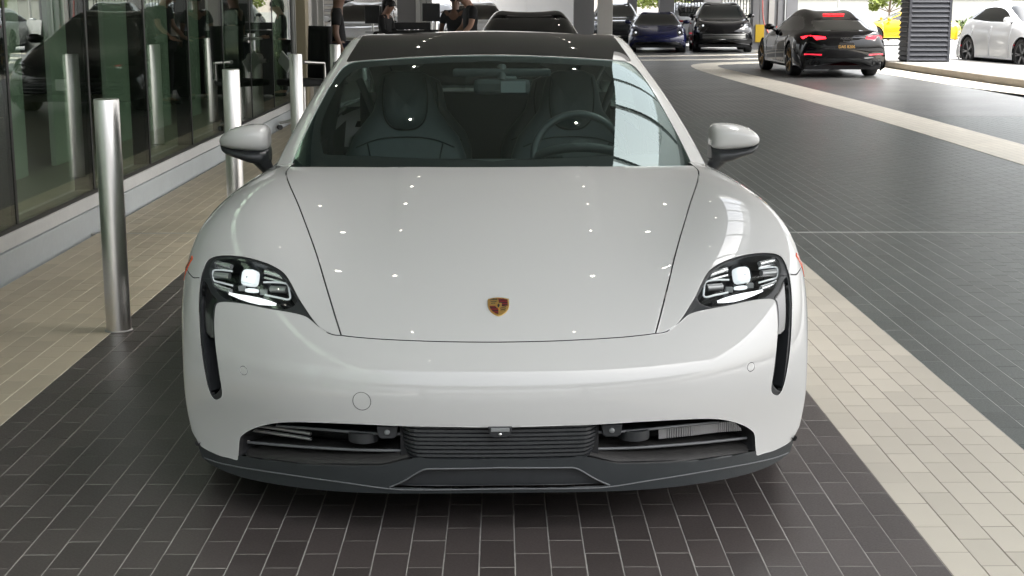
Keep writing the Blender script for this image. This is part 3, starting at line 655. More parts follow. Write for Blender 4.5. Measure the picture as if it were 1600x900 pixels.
    # ---- greenhouse
    glass = cr([(2.97, .0), (2.97, 1.0), (2.97, 2.0), (2.97, 3.0), (2.97, 4.0), (2.90, 4.7), (2.6, 4.98), (1.8, 5.0), (0, 5.0)], 5)
    wsp = np.vstack([[(-.5, -.2), (2.97, -.2)], glass, [(-.5, 5.0)]])
    rf = np.vstack([cr([(0, 5.03), (1.8, 5.03), (2.62, 5.01), (2.88, 5.02), (2.95, 5.3), (2.98, 6), (2.98, 8), (2.98, 9.2)], 5), [(0, 9.2)]])
    rf[:, 0] = np.where(rf[:, 0] == 0, -.5, rf[:, 0])
    side = cr([(4.3, 1.35), (4.25, 3), (4.2, 5), (4.2, 7), (4.25, 9), (4.6, 10.6), (5.4, 11.0), (5.85, 10.4), (5.9, 8), (5.9, 5), (5.9, 2.5), (5.3, 1.3)], 4, True)
    rear = [(-.5, 9.3), (2.9, 9.3), (2.8, 11.3), (-.5, 11.5)]
    Pg = Panels(GS, [('windscreen', wsp), ('roof', rf), ('side', side), ('rear', rear)], .045, .045, inward=False)
    Pg.build('windscreen', Pg.sel('windscreen'), M['windshield'], car, off=-.002)
    Pg.build('roof_panel', Pg.sel('roof'), M['roof_glass'], car, off=.0, flange=.02)
    Pg.build('side_window', Pg.sel('side'), M['side_glass'], car, off=-.004, sides='pair')
    Pg.build('rear_window', Pg.sel('rear'), M['side_glass'], car, off=-.004)
    Pg.build('roof_rail', Pg.sel(None), pt, car, flange=.02, sides='both')
    Pg.build('inner_trim', Pg.sel(None), M['leather_dark'], car, off=-.03, sides='both')
    # black ceramic border of the windscreen, on the inner face
    frit = [('f_hole', np.vstack([[(-.5, 1.12), (2.35, 1.32), (2.5, 1.7)], cr([(2.66, 2.2), (2.70, 3), (2.66, 4.0), (2.5, 4.5), (2.1, 4.68)], 4), [(-.5, 4.72)]])), ('ws', wsp)]
    Pf = Panels(GS, frit, .12, .12, inward=False)
    Pf.build('windscreen_border', Pf.sel('ws'), M['black_matte'], car, off=-.006)
    # camera triangle and inner mirror
    tri = MB().prism([(-.036, 0), (.036, 0), (0, .052)], -.006, .006, 'y').build('camera_bracket', M['grey_trim'], car, bevel=.002)
    tri.location = (.075, 2.04, 1.218); tri.rotation_euler = (radians(-60), 0, 0)
    mir = MB().cbox((0, 0, 0), (.23, .035, .062)).build('inner_mirror', M['leather_dark'], car, bevel=.02)
    mir.location = (.05, 2.03, 1.185)
    MB().cbox((.045, -.019, 0), (.10, .003, .045)).build('mirror_glass', M['grey_trim'], mir, bevel=.001)
    MB().cyl((0, 0, .02), (0, .05, .08), .018, n=12).build('mirror_stalk', M['leather_dark'], mir)
    MB().cbox((0, .06, .055), (.40, .10, .03)).build('roof_console', M['leather_dark'], mir, bevel=.01)
    build_interior(car)
    for sd in (1, -1): build_mirror(car, sd)
    # wheels
    for sd in (1, -1):
        for y in (.95, 3.83): build_wheel(car, (sd*.965, y, .345), .345, .245, sd, 'disc')
    box('underbody', (-.80, .30, .15), (.80, 4.6, .20), M['black_matte'], car)
    for sd in (1, -1):
        for y in (.95, 3.83):
            b = MB(); arcp = [(y+.42*cos(a), .345+.42*sin(a)) for a in np.linspace(-.4, pi+.4, 20)]
            b.grid([[(sd*x, p[0], p[1]) for p in arcp] for x in (.66, .93)]).build('wheel_liner', M['black_matte'], car)
    tr = MB().box((-.62, 4.80, .25), (.62, 4.86, .9)).build('rear_bumper', pt, car, bevel=.03)
    box('rear_light_bar', (-.80, 4.70, .80), (.80, 4.85, .835), M['black_gloss'], car)
    return car

def strip_caps(o):
    """keep only the turned-in walls of a panel"""
    me = o.data; bm = bmesh.new(); bm.from_mesh(me)
    tris = [f for f in bm.faces if len(f.verts) == 3]
    bmesh.ops.delete(bm, geom=tris, context='FACES')
    bm.to_mesh(me); bm.free()

def cr3(pts, k=4):
    P = [np.array(p, float) for p in pts]; n = len(P); out = []
    g = lambda j: P[min(max(j, 0), n-1)]
    for i in range(n-1):
        a, b, c, d = g(i-1), g(i), g(i+1), g(i+2)
        for t in np.arange(k)/k: out.append(.5*(2*b+(c-a)*t+(2*a-5*b+4*c-d)*t*t+(3*b-a-3*c+d)*t**3))
    out.append(P[-1]); return out

def build_crest(car):
    # small enamel shield on the bonnet nose
    p, n, pu, pv = HS.ev(0, 5.72); n = Vector(-n[0]); p = Vector(p[0])
    t = Vector((1, 0, 0)); upv = n.cross(t).normalized()
    if upv.z < 0: upv = -upv
    out = [(-.030, .036), (-.015, .041), (0, .0425), (.015, .041), (.030, .036), (.0305, .010), (.028, -.004), (.020, -.019), (.010, -.029), (0, -.034), (-.010, -.029), (-.020, -.019), (-.028, -.004), (-.0305, .010)]
    W3 = lambda x, y, h: p+t*x+upv*y+n*h
    def patch(nm, poly, h, m, th=.002):
        V = [W3(x, y, h) for x, y in poly]+[W3(x, y, h-th) for x, y in poly]; k = len(poly)
        return MB().add(V, [tuple(range(k)), tuple(range(2*k-1, k-1, -1))]+[(i, (i+1) % k, k+(i+1) % k, k+i) for i in range(k)]).build(nm, m, crest)
    crest = MB().add([W3(x, y, .0035) for x, y in out]+[W3(x*1.03, y*1.03, -.002) for x, y in out],
                     [tuple(range(14))]+[(i, (i+1) % 14, 14+(i+1) % 14, 14+i) for i in range(14)]).build('crest_badge', M['gold'], car)
    def clip(poly, s=.87): return [(x*s, y*s) for x, y in poly]
    inner = clip(out)
    def half(poly, f):   # keep the part of a polygon where f > 0
        r = []
        for i in range(len(poly)):
            a, b = poly[i], poly[(i+1) % len(poly)]; fa, fb = f(a), f(b)
            if fa > 0: r.append(a)
            if fa*fb < 0: k = fa/(fa-fb); r.append((a[0]+(b[0]-a[0])*k, a[1]+(b[1]-a[1])*k))
        return r
    ymid = .006
    ur = half(half(inner, lambda q: q[0]-.0008), lambda q: q[1]-ymid-.0008)
    ll = half(half(inner, lambda q: -q[0]-.0008), lambda q: ymid-.0008-q[1])
    for quad in (ur, ll):
        patch('red_field', quad, .0045, M['crest_red'])
        ys = [q[1] for q in quad]; a, b = min(ys), max(ys)
        for i in range(3):
            y0 = a+(b-a)*(i*2)/6+.0005; y1 = y0+(b-a)/6.5
            s_ = half(half(quad, lambda q: q[1]-y0), lambda q: y1-q[1])
            if len(s_) > 2: patch('black_stripe', s_, .0052, M['crest_black'], .001)
    for sx, sy, cx, cy_ in ((-1, 1, -.014, .022), (1, -1, .012, -.006)):
        for k in range(3):
            y = cy_+.008-.0075*k; w = .010-.0015*k
            pts = [W3(cx-w+2*w*i/8, y+.0022*sin(i*pi/8), .0048) for i in range(9)]
            MB().tube(pts, .0010, 5).build('antler', M['crest_black'], crest)
    sh = [(-.0095, .0155), (0, .0165), (.0095, .0155), (.009, .003), (.005, -.004), (0, -.007), (-.005, -.004), (-.009, .003)]
    patch('inner_shield', sh, .0062, M['gold'])
    patch('rearing_horse', [(-.003, -.002), (.001, -.003), (.0015, .003), (.004, .005), (.002, .008), (.003, .011), (0, .0125), (-.002, .009), (-.004, .006), (-.002, .003)], .0068, M['crest_black'], .001)
    lo = text3('crest_word', 'PORSCHE', .0078, M['crest_black'], crest, (0, 0, 0), extrude=.0002)
    rot = Matrix((t, upv, n)).transposed().to_4x4(); lo.matrix_local = Matrix.Translation(W3(0, .0325, .0038)) @ rot

def build_interior(car):
    # dashboard
    R = []
    for y, z in ((1.20, .875), (1.45, .905), (1.70, .915), (1.85, .912), (1.93, .895), (1.97, .84), (1.99, .70), (1.99, .45)):
        R.append([(x, y-.10*(abs(x)/.74)**2*(1 if y > 1.5 else -1), z-.012*(abs(x)/.74)**2) for x in np.linspace(-.76, .76, 25)])
    MB().grid(R).build('dashboard', M['leather_dark'], car)
    b = MB().tube([(.36-.17*cos(a), 1.90-.04*sin(a), .905+.05*sin(a)) for a in np.linspace(0, pi, 12)], .02, 8)
    b.build('instrument_hood', M['leather_dark'], car)
    for x in (-.045, .045): MB().cbox((x*1.0+.08, 1.50, .93), (.028, .012, .006)).build('dash_sensor', M['grey_trim'], car)
    sw = empty('steering_wheel', (.365, 2.02, .905)); sw.parent = car; sw.rotation_euler = (radians(-24), 0, 0)
    MB().tube([(.185*cos(a), 0, .180*sin(a)) for a in np.linspace(0, 2*pi, 40, endpoint=False)], .0165, 10, closed=True).build('wheel_rim', M['wheel_leather'], sw)
    MB().cyl((0, -.02, 0), (0, .02, 0), .07, n=20).build('wheel_hub', M['leather_dark'], sw)
    for a in (0, pi, -pi/2): MB().tube([(0, 0, 0), (.175*cos(a), 0, .175*sin(a))], .018, 8).build('spoke', M['leather_dark'], sw)
    # seats
    for x in (-.365, .365): seat(car, x, 2.42, 'front_seat')
    for x in (-.34, .34): seat(car, x, 3.35, 'rear_seat', .92, -.02)
    MB().cbox((0, 2.45, .62), (.24, .9, .30)).build('centre_console', M['leather_dark'], car, bevel=.03)
    box('cabin_floor', (-.72, 1.5, .28), (.72, 3.9, .30), M['leather_dark'], car)
    R = [[(x*(1-.0*y), y, 1.36-.10*((y-2.75)/.8)**2-.02*(x/.5)**2) for x in np.linspace(-.54, .54, 12)] for y in np.linspace(2.32, 3.7, 12)]
    MB().grid(R).build('headliner', M['leather_dark'], car, fix=False)
    for sd in (-1, 1):
        MB().grid([[(sd*.73, y, .92) for y in (1.6, 2.3, 3.0, 3.7)], [(sd*.76, y, .6) for y in (1.6, 2.3, 3.0, 3.7)], [(sd*.76, y, .3) for y in (1.6, 2.3, 3.0, 3.7)]]).build('door_trim', M['leather_dark'], car)
        MB().tube([(sd*.66, 2.70, 1.25), (sd*.70, 2.74, 1.1), (sd*.745, 2.78, .9), (sd*.75, 2.78, .5)], .035, 8).build('door_pillar', M['leather_dark'], car)
    box('boot_wall', (-.66, 3.75, .3), (.66, 3.8, 1.06), M['leather_dark'], car)
    for sd in (-1, 1):
        MB().tube([(sd*.58, 2.72, 1.18), (sd*.50, 2.66, 1.00), (sd*.54, 2.60, .62)], .018, 6).build('seat_belt', M['leather'], car)

def seat(car, x, y, name, top=1.0, dz=0.):
    s = empty(name, (x, y, 0)); s.parent = car
    # one-piece sports backrest: outline half-widths up the back, bolstered cross-section
    prof = [(.50, .235, .0), (.62, .26, .02), (.75, .27, .05), (.86, .265, .08), (.94, .235, .10), (1.00, .185, .115), (1.05, .145, .125), (1.10, .130, .13), (1.16, .120, .135), (1.205, .105, .14), (1.225, .06, .145)]
    R = []
    for z, w, dy in prof:
        z = z*(.96 if top < 1 else 1)+dz; row = []
        for i in range(29):
            a = 2*pi*i/28; c, sn = cos(a), sin(a)
            xx = w*np.sign(c)*abs(c)**.62; th = .055
            f = -th*np.sign(sn)*abs(sn)**.7 if True else 0
            bol = -.045*(abs(xx)/w)**3*max(0, sn) if z < 1.0 else 0
            row.append((xx, dy+f+bol, z))
        R.append(row)
    b = MB().grid(R); b.add([R[-1][i] for i in range(28)], [tuple(range(28))])
    b.build('backrest', M['leather'], s)
    if name == 'front_seat' or True:
        dm = .96 if top < 1 else 1
        fy = lambda z: {1: -.062}[1]+np.interp(z, [p[0] for p in prof], [p[2] for p in prof])
        # head cushion panel edge, U-shaped
        U = [(-.088, 1.20), (-.098, 1.12), (-.090, 1.03), (-.055, .985), (0, .975), (.055, .985), (.090, 1.03), (.098, 1.12), (.088, 1.20)]
        pts = [Vector((a, fy(z)-.004, z*dm+dz)) for a, z in [tuple(q) for q in cr(U, 4)]]
        MB().tube(pts, .0032, 6).build('head_cushion_seam', M['stitch'], s)
        cu = [[(a*k, fy(1.08)-.006-(.012 if k < .9 else 0)+(z-1.08)*.15, (1.09+(z-1.09)*k)*dm+dz) for a, z in U] for k in (.97, .85, .5, .05)]
        MB().grid(cu).build('head_cushion', M['leather'], s)
        for sgn in (-1, 1):
            pts = [Vector((sgn*a, fy(z)-.010-(.0), z*dm+dz)) for a, z in [tuple(q) for q in cr([(.17, .56), (.155, .70), (.150, .84), (.165, .92)], 4)]]
            MB().tube(pts, .0028, 6).build('backrest_seam', M['stitch'], s)
        top_ = [Vector((a, fy(z)-.004, z*dm+dz)) for a, z in [tuple(q) for q in cr([(-.215, .90), (-.12, .935), (0, .945), (.12, .935), (.215, .90)], 4)]]
        MB().tube(top_, .0026, 6).build('backrest_seam', M['stitch'], s)
    MB().cbox((0, -.25, .47), (.48, .52, .14)).build('seat_cushion', M['leather'], s, bevel=.05)

def build_mirror(car, sd):
    # painted cap over a black base and arm.  Outline in front view, local to the mirror
    m = empty('door_mirror', (sd*.864, 1.76, .974)); m.scale = (.92, 1, 1); m.parent = car
    # cross-sections along x from inboard to outboard: (x, zlow, zhigh, y front, y back)
    secs = [(-.007, .0, .056, -.03, .05), (-.003, -.010, .070, -.058, .06), (.012, -.017, .082, -.082, .07), (.05, -.018, .085, -.096, .075), (.10, -.014, .080, -.096, .075),
            (.145, -.009, .069, -.086, .07), (.176, -.003, .053, -.066, .06), (.193, .004, .038, -.045, .05), (.2, .014, .024, -.02, .03)]
    secs = [tuple(q) for q in cr3(secs, 4)]
    def shell(zl, zh, grow=0.):
        R = []
        for x, a, b, f, k in secs:
            lo = a+(b-a)*zl; hi = a+(b-a)*zh; row = []
            cz, hz = (lo+hi)/2, (hi-lo)/2+grow; cy_, hy = (f+k)/2, (k-f)/2+grow
            for i in range(40):
                t = 2*pi*i/40; c, s_ = cos(t), sin(t)
                row.append((sd*x, cy_+hy*np.sign(c)*abs(c)**.65, cz+hz*np.sign(s_)*abs(s_)**.75))
            R.append(row)
        return R
    b = MB().grid(shell(.0, 1.), close_u=True); r0 = shell(0, 1)
    b.add(r0[0], [tuple(range(40))]); b.add(r0[-1], [tuple(range(40))[::-1]])
    o = b.build('mirror_cap', M['paint'], m)
    # black lower shell
    R = []
    for x, lo, hi, f, k in ((-.008, -.066, .0, -.05, .05), (.0, -.072, -.004, -.078, .055), (.03, -.071, -.008, -.092, .06), (.08, -.060, -.008, -.094, .065), (.13, -.043, -.006, -.082, .06), (.165, -.033, .0, -.068, .055), (.188, -.020, .006, -.045, .045), (.195, -.008, .010, -.03, .03)):
        cz, hz, cy_, hy = (lo+hi)/2, (hi-lo)/2, (f+k)/2, (k-f)/2
        R.append([(sd*x, cy_+hy*np.sign(cos(t))*abs(cos(t))**.8, cz+hz*np.sign(sin(t))*abs(sin(t))**.8) for t in np.linspace(0, 2*pi, 20, endpoint=False)])
    b = MB().grid(R, close_u=True); b.add(R[0], [tuple(range(20))]); b.add(R[-1], [tuple(range(20))])
    b.build('mirror_base', M['black_satin'], m)
    # arm down to the door
    A = [(.036, -.04, -.040, .052, .030), (.022, -.03, -.068, .046, .028), (.006, -.015, -.092, .040, .026), (-.010, .0, -.115, .034, .025), (-.030, .01, -.150, .030, .028)]
    R = [[(sd*(x+hx*cos(t)), y+.045*sin(t), z+.012*cos(t)) for t in np.linspace(0, 2*pi, 14, endpoint=False)] for x, y, z, hx, _ in A]
    MB().grid(R, close_u=True).build('mirror_arm', M['black_satin'], m)
    MB().cbox((sd*.10, .068, .030), (.15, .006, .06)).build('mirror_glass', M['chrome'], m, bevel=.002)

def build_wheel(car, c, r, w, sd, style='spoke', rim_m=None, n=7, seg=28):
    wh = empty('wheel', c); wh.parent = car
    x0, x1 = -w*sd, 0.0
    pr = [(r*.70, x0), (r*.93, x0), (r*.985, x0*.93), (r, x0*.8), (r, x0*.2), (r*.985, x0*.06), (r*.93, 0), (r*.72, 0), (r*.71, x0*.1)]
    MB().lathe(pr, n=seg, axis='x').build('tyre', M['rubber'], wh)
    pr = [(r*.715, -.012*sd), (r*.69, -.006*sd), (r*.665, -.03*sd), (r*.62, -.10*sd), (.03, -.12*sd)]
    MB().lathe(pr, n=seg, axis='x').build('rim_barrel', M['black_satin'], wh)
    b = MB()
    for k in range(n):
        a = 2*pi*k/n
        for da in (-.12, .12):
            ca, sa = cos(a+da*.4), sin(a+da*.4); c2, s2 = cos(a+da), sin(a+da)
            b.tube([(-.035*sd, r*.10*ca, r*.10*sa), (-.02*sd, r*.4*cos(a+da*.7), r*.4*sin(a+da*.7)), (-.012*sd, r*.69*c2, r*.69*s2)], [.022, .016, .014], 6)
    b.lathe([(r*.70, -.004*sd), (r*.715, -.002*sd), (r*.70, -.02*sd)], n=seg, axis='x')
    b.build('rim', rim_m or M['rim'], wh)
    MB().cyl((-.06*sd, 0, 0), (-.012*sd, 0, 0), r*.15, r*.13, 12).build('hub_cap', M['black_satin'], wh)
    return wh
M['seat_clip'] = mat('pale_clip', (.75, .72, .62), .5)

M['wheel_leather'] = mat('black_wheel_leather', (.05, .055, .055), .4)

# ------------------------------------------------------------------ other cars: one spline sheet per car, windows and lamps cut out of it
def car_rows(p):
    """p: dict(W, nose [(y,z)...], top [(y,zc,ze,wt,wb,zb)...], tail [(y,z)...]); columns run from the centre line out over the belt to the sill"""
    W_, rows = p['W'], []
    base = [None]*5+[.60, .34, .20]
    fx = [0, .27, .5, .70, .84, .95, .985, .965]
    def end(lst, sgn, wrap):
        out = []
        for y, z, sh in lst:   # sh: how squared the corner is (0..1 width factor)
            r = []
            for j in range(8):
                x = W_*fx[j]*(sh if j > 1 else 1)
                zz = z if j < 4 else z-.012
                if j >= 5: zz = min(base[j], z-(.04, .10, .16)[j-5])
                yy = y+sgn*wrap*min(1, x/W_)**2.6
                r.append((x, yy, max(zz, .12+.035*(7-j))))
            out.append(r)
        return out
    rows += end(p['nose'], 1, p.get('wf', .42))
    for y, zc, ze, wt, wb, zb in p['top']:
        k = p.get('wf', .42)*max(0, 1-(y-p['top'][0][0]+.12)/.9)
        k2 = p.get('wr', .30)*max(0, 1-(p['top'][-1][0]+.12-y)/.8)
        r = []
        for j, (x, z) in enumerate([(0, zc), (.5*wt, zc-.2*(zc-ze)), (.85*wt, zc-.62*(zc-ze)), (wt, ze), (wb, zb), (W_*.975, zb-.14), (W_, .58), (W_*.985, .33)]):
            if j == 7: z = .24
            yy = y+(k-k2)*min(1, x/W_)**2.6
            r.append((x, yy, z))
        rows.append(r)
    rows += end(p['tail'][::-1], -1, p.get('wr', .30))
    return rows

SPEC = {
 'sedan': dict(W=.965, L=5.05, wy=(.92, 3.87), wr_=.355,
   nose=[(.10, .22, .93), (.03, .33, .95), (.0, .45, .97), (.03, .56, .985), (.12, .66, 1.)],
   top=[(.32, .745, .755, .66, .80, .72), (.65, .82, .84, .66, .83, .80), (1.0, .88, .905, .67, .85, .86), (1.35, .945, .935, .69, .86, .90), (1.62, 1.06, 1.04, .69, .85, .925), (1.9, 1.18, 1.15, .66, .84, .935),
        (2.2, 1.30, 1.265, .62, .84, .94), (2.5, 1.385, 1.345, .585, .84, .945), (2.85, 1.42, 1.38, .57, .84, .95), (3.25, 1.405, 1.365, .56, .84, .955), (3.65, 1.35, 1.31, .55, .84, .965), (4.05, 1.245, 1.205, .54, .83, .97), (4.45, 1.12, 1.085, .54, .81, .965), (4.78, 1.02, .99, .60, .78, .94)],
   tail=[(4.90, .22, .86), (4.98, .34, .92), (5.03, .48, .95), (5.04, .62, .96), (5.03, .76, .95), (4.98, .88, .93), (4.92, .955, .92)],
   ws=(3.15, 8.1, 11.4), rearw=(16.2, 18.6), side=[(1.75, .975), (2.15, 1.13), (2.5, 1.25), (2.9, 1.30), (3.35, 1.285), (3.75, 1.20), (4.15, 1.06), (4.20, 1.0), (3.6, .985), (2.6, .97)]),
 'suv': dict(W=.965, L=4.72, wy=(.92, 3.73), wr_=.37,
   nose=[(.10, .28, .93), (.03, .40, .95), (.0, .55, .97), (.03, .70, .985), (.10, .82, 1.)],
   top=[(.28, .92, .925, .66, .80, .88), (.60, .985, 1.0, .66, .83, .95), (.95, 1.035, 1.045, .67, .85, 1.00), (1.25, 1.08, 1.07, .69, .86, 1.03), (1.50, 1.20, 1.18, .70, .86, 1.05), (1.75, 1.33, 1.30, .68, .86, 1.06),
        (2.0, 1.455, 1.42, .65, .86, 1.07), (2.3, 1.56, 1.52, .62, .86, 1.08), (2.65, 1.605, 1.565, .60, .86, 1.09), (3.1, 1.60, 1.56, .595, .86, 1.10), (3.5, 1.56, 1.52, .59, .85, 1.11), (3.9, 1.46, 1.42, .58, .84, 1.11), (4.2, 1.30, 1.26, .60, .82, 1.09), (4.42, 1.15, 1.12, .64, .79, 1.05)],
   tail=[(4.58, .28, .90), (4.66, .42, .94), (4.70, .56, .96), (4.70, .72, .96), (4.68, .86, .95), (4.63, .97, .94), (4.55, 1.06, .92)],
   ws=(3.15, 8.1, 11.6), rearw=(15.9, 18.5), side=[(1.62, 1.10), (1.95, 1.26), (2.25, 1.38), (2.7, 1.455), (3.2, 1.45), (3.6, 1.38), (4.0, 1.20), (4.0, 1.15), (3.2, 1.125), (2.4, 1.11)]),
 'coupe': dict(W=.94, L=4.52, wy=(.98, 3.43), wr_=.345,
   nose=[(.10, .20, .93), (.03, .30, .95), (.0, .42, .97), (.04, .53, .985), (.14, .61, 1.)],
   top=[(.34, .67, .71, .66, .78, .69), (.65, .74, .80, .67, .81, .77), (.95, .79, .84, .68, .83, .82), (1.25, .86, .865, .68, .83, .85), (1.45, .94, .925, .68, .82, .87), (1.68, 1.06, 1.03, .65, .82, .88),
        (1.92, 1.18, 1.14, .61, .82, .89), (2.15, 1.26, 1.22, .57, .82, .90), (2.4, 1.295, 1.255, .545, .82, .905), (2.75, 1.27, 1.235, .53, .82, .91), (3.1, 1.19, 1.155, .52, .83, .92), (3.45, 1.07, 1.04, .53, .84, .925), (3.8, .96, .94, .58, .84, .91), (4.12, .88, .87, .62, .80, .86)],
   tail=[(4.34, .24, .88), (4.43, .36, .92), (4.48, .48, .95), (4.48, .60, .96), (4.44, .70, .95), (4.37, .78, .94), (4.28, .84, .93)],
   ws=(3.15, 8.1, 11.6), rearw=(15.2, 17.6), side=[(1.55, .93), (1.85, 1.05), (2.1, 1.13), (2.45, 1.17), (2.8, 1.13), (3.05, 1.04), (3.15, .96), (2.6, .935), (2.0, .925)]),
}
_sheet = {}
def sheet(kind):
    if kind not in _sheet:
        p = SPEC[kind]; S = Surf(car_rows(p)); nv = S.nv-1
        u0, u1, v = 0, 7, None
        fr = lambda pts: inv2(S, pts, [0, 2], (0, 6, 0, 5.5))
        rr = lambda pts: inv2(S, pts, [0, 2], (0, 6, nv-7.5, nv))
        sd = inv2(S, p['side'], [1, 2], (3.1, 4.2, 7, nv-6))
        a0, b0, c0 = p['ws']; r0, r1 = p['rearw']
        ws = [(-.5, b0), (2.0, b0+.05), (2.85, b0+.25), (2.9, b0+1.2), (2.86, c0-.2), (2.5, c0), (-.5, c0)]
        rw = [(-.5, r0), (2.5, r0), (2.82, r0+.3), (2.75, r1-.2), (2.3, r1), (-.5, r1)]
        regs = [('windscreen', cr(ws[1:-1], 3).tolist()+[(-.5, c0), (-.5, b0)]), ('rear_window', cr(rw[1:-1], 3).tolist()+[(-.5, r1), (-.5, r0)]), ('side_window', cr(sd, 3, True))]
        z0 = {'sedan': .66, 'suv': .86, 'coupe': .63}[kind]
        if kind == 'coupe': hl = circle((.70, .64), .105, 16)
        else: hl = [(.50, z0-.06), (.60, z0-.11), (.82, z0-.07), (.84, z0+.03), (.66, z0+.03), (.52, z0+.0)]
        zg = {'sedan': (.26, .46), 'suv': (.42, .64), 'coupe': (.24, .36)}[kind]
        gr = [(-.02, zg[0]), (.56, zg[0]), (.74, zg[0]+.02), (.76, zg[1]-.05), (.60, zg[1]), (-.02, zg[1])]
        G = fr(gr); G[0, 0] = G[-1, 0] = -.3
        regs += [('headlight', fr(hl)), ('grille', G)]
        zt = {'sedan': .84, 'suv': .93, 'coupe': .72}[kind]
        tl = [(.42, zt-.02), (.62, zt-.048), (.84, zt-.035), (.87, zt+.012), (.72, zt+.030), (.44, zt+.022)]
        bar = [(-.02, zt-.004), (.42, zt-.012), (.42, zt+.018), (-.02, zt+.02)]
        rf = [(.50, .47), (.84, .475), (.84, .505), (.50, .50)]
        low = [(-.02, .15), (.80, .15), (.80, .36), (.60, .42), (-.02, .40)]
        B, Lw = rr(bar), rr(low); B[0, 0] = B[-1, 0] = -.3; Lw[0, 0] = Lw[-1, 0] = -.3
        regs += [('tail_light', rr(tl)), ('tail_bar', B), ('reflector', rr(rf)), ('rear_diffuser', Lw)]
        for i, wy in enumerate(p['wy']):
            R = p['wr_']+.045; bx = (4.4, 7, 0, 11) if i == 0 else (4.4, 7, 9, nv)
            a = inv2(S, [(wy+R*cos(radians(t)), p['wr_']+R*sin(radians(t))) for t in np.linspace(-12, 192, 26)][::(-1)], [1, 2], bx)
            regs.append(('arch%d' % i, [tuple(q) for q in a]+[(7.6, a[-1][1]), (7.6, a[0][1])]))
        for j, y in enumerate(((1.5, 2.55, 3.55) if kind != 'coupe' else (1.35, 2.55))):
            ln = inv2(S, [(y+.02*0, z) for z in (.90 if kind != 'suv' else 1.0, .75, .6, .45, .30)], [1, 2], (3.8, 7, 5, nv-4))
            regs.append(('gap%d' % j, band(S, ln, .007)))
        Pn = Panels(S, regs, .22, .26, inward=False)
        _sheet[kind] = (S, Pn, regs)
    return _sheet[kind]

def paint(name, col, metal=0., rough=.5): return mat(name, col, rough, metal, coat=1., coat_rough=.02, spec=0.)

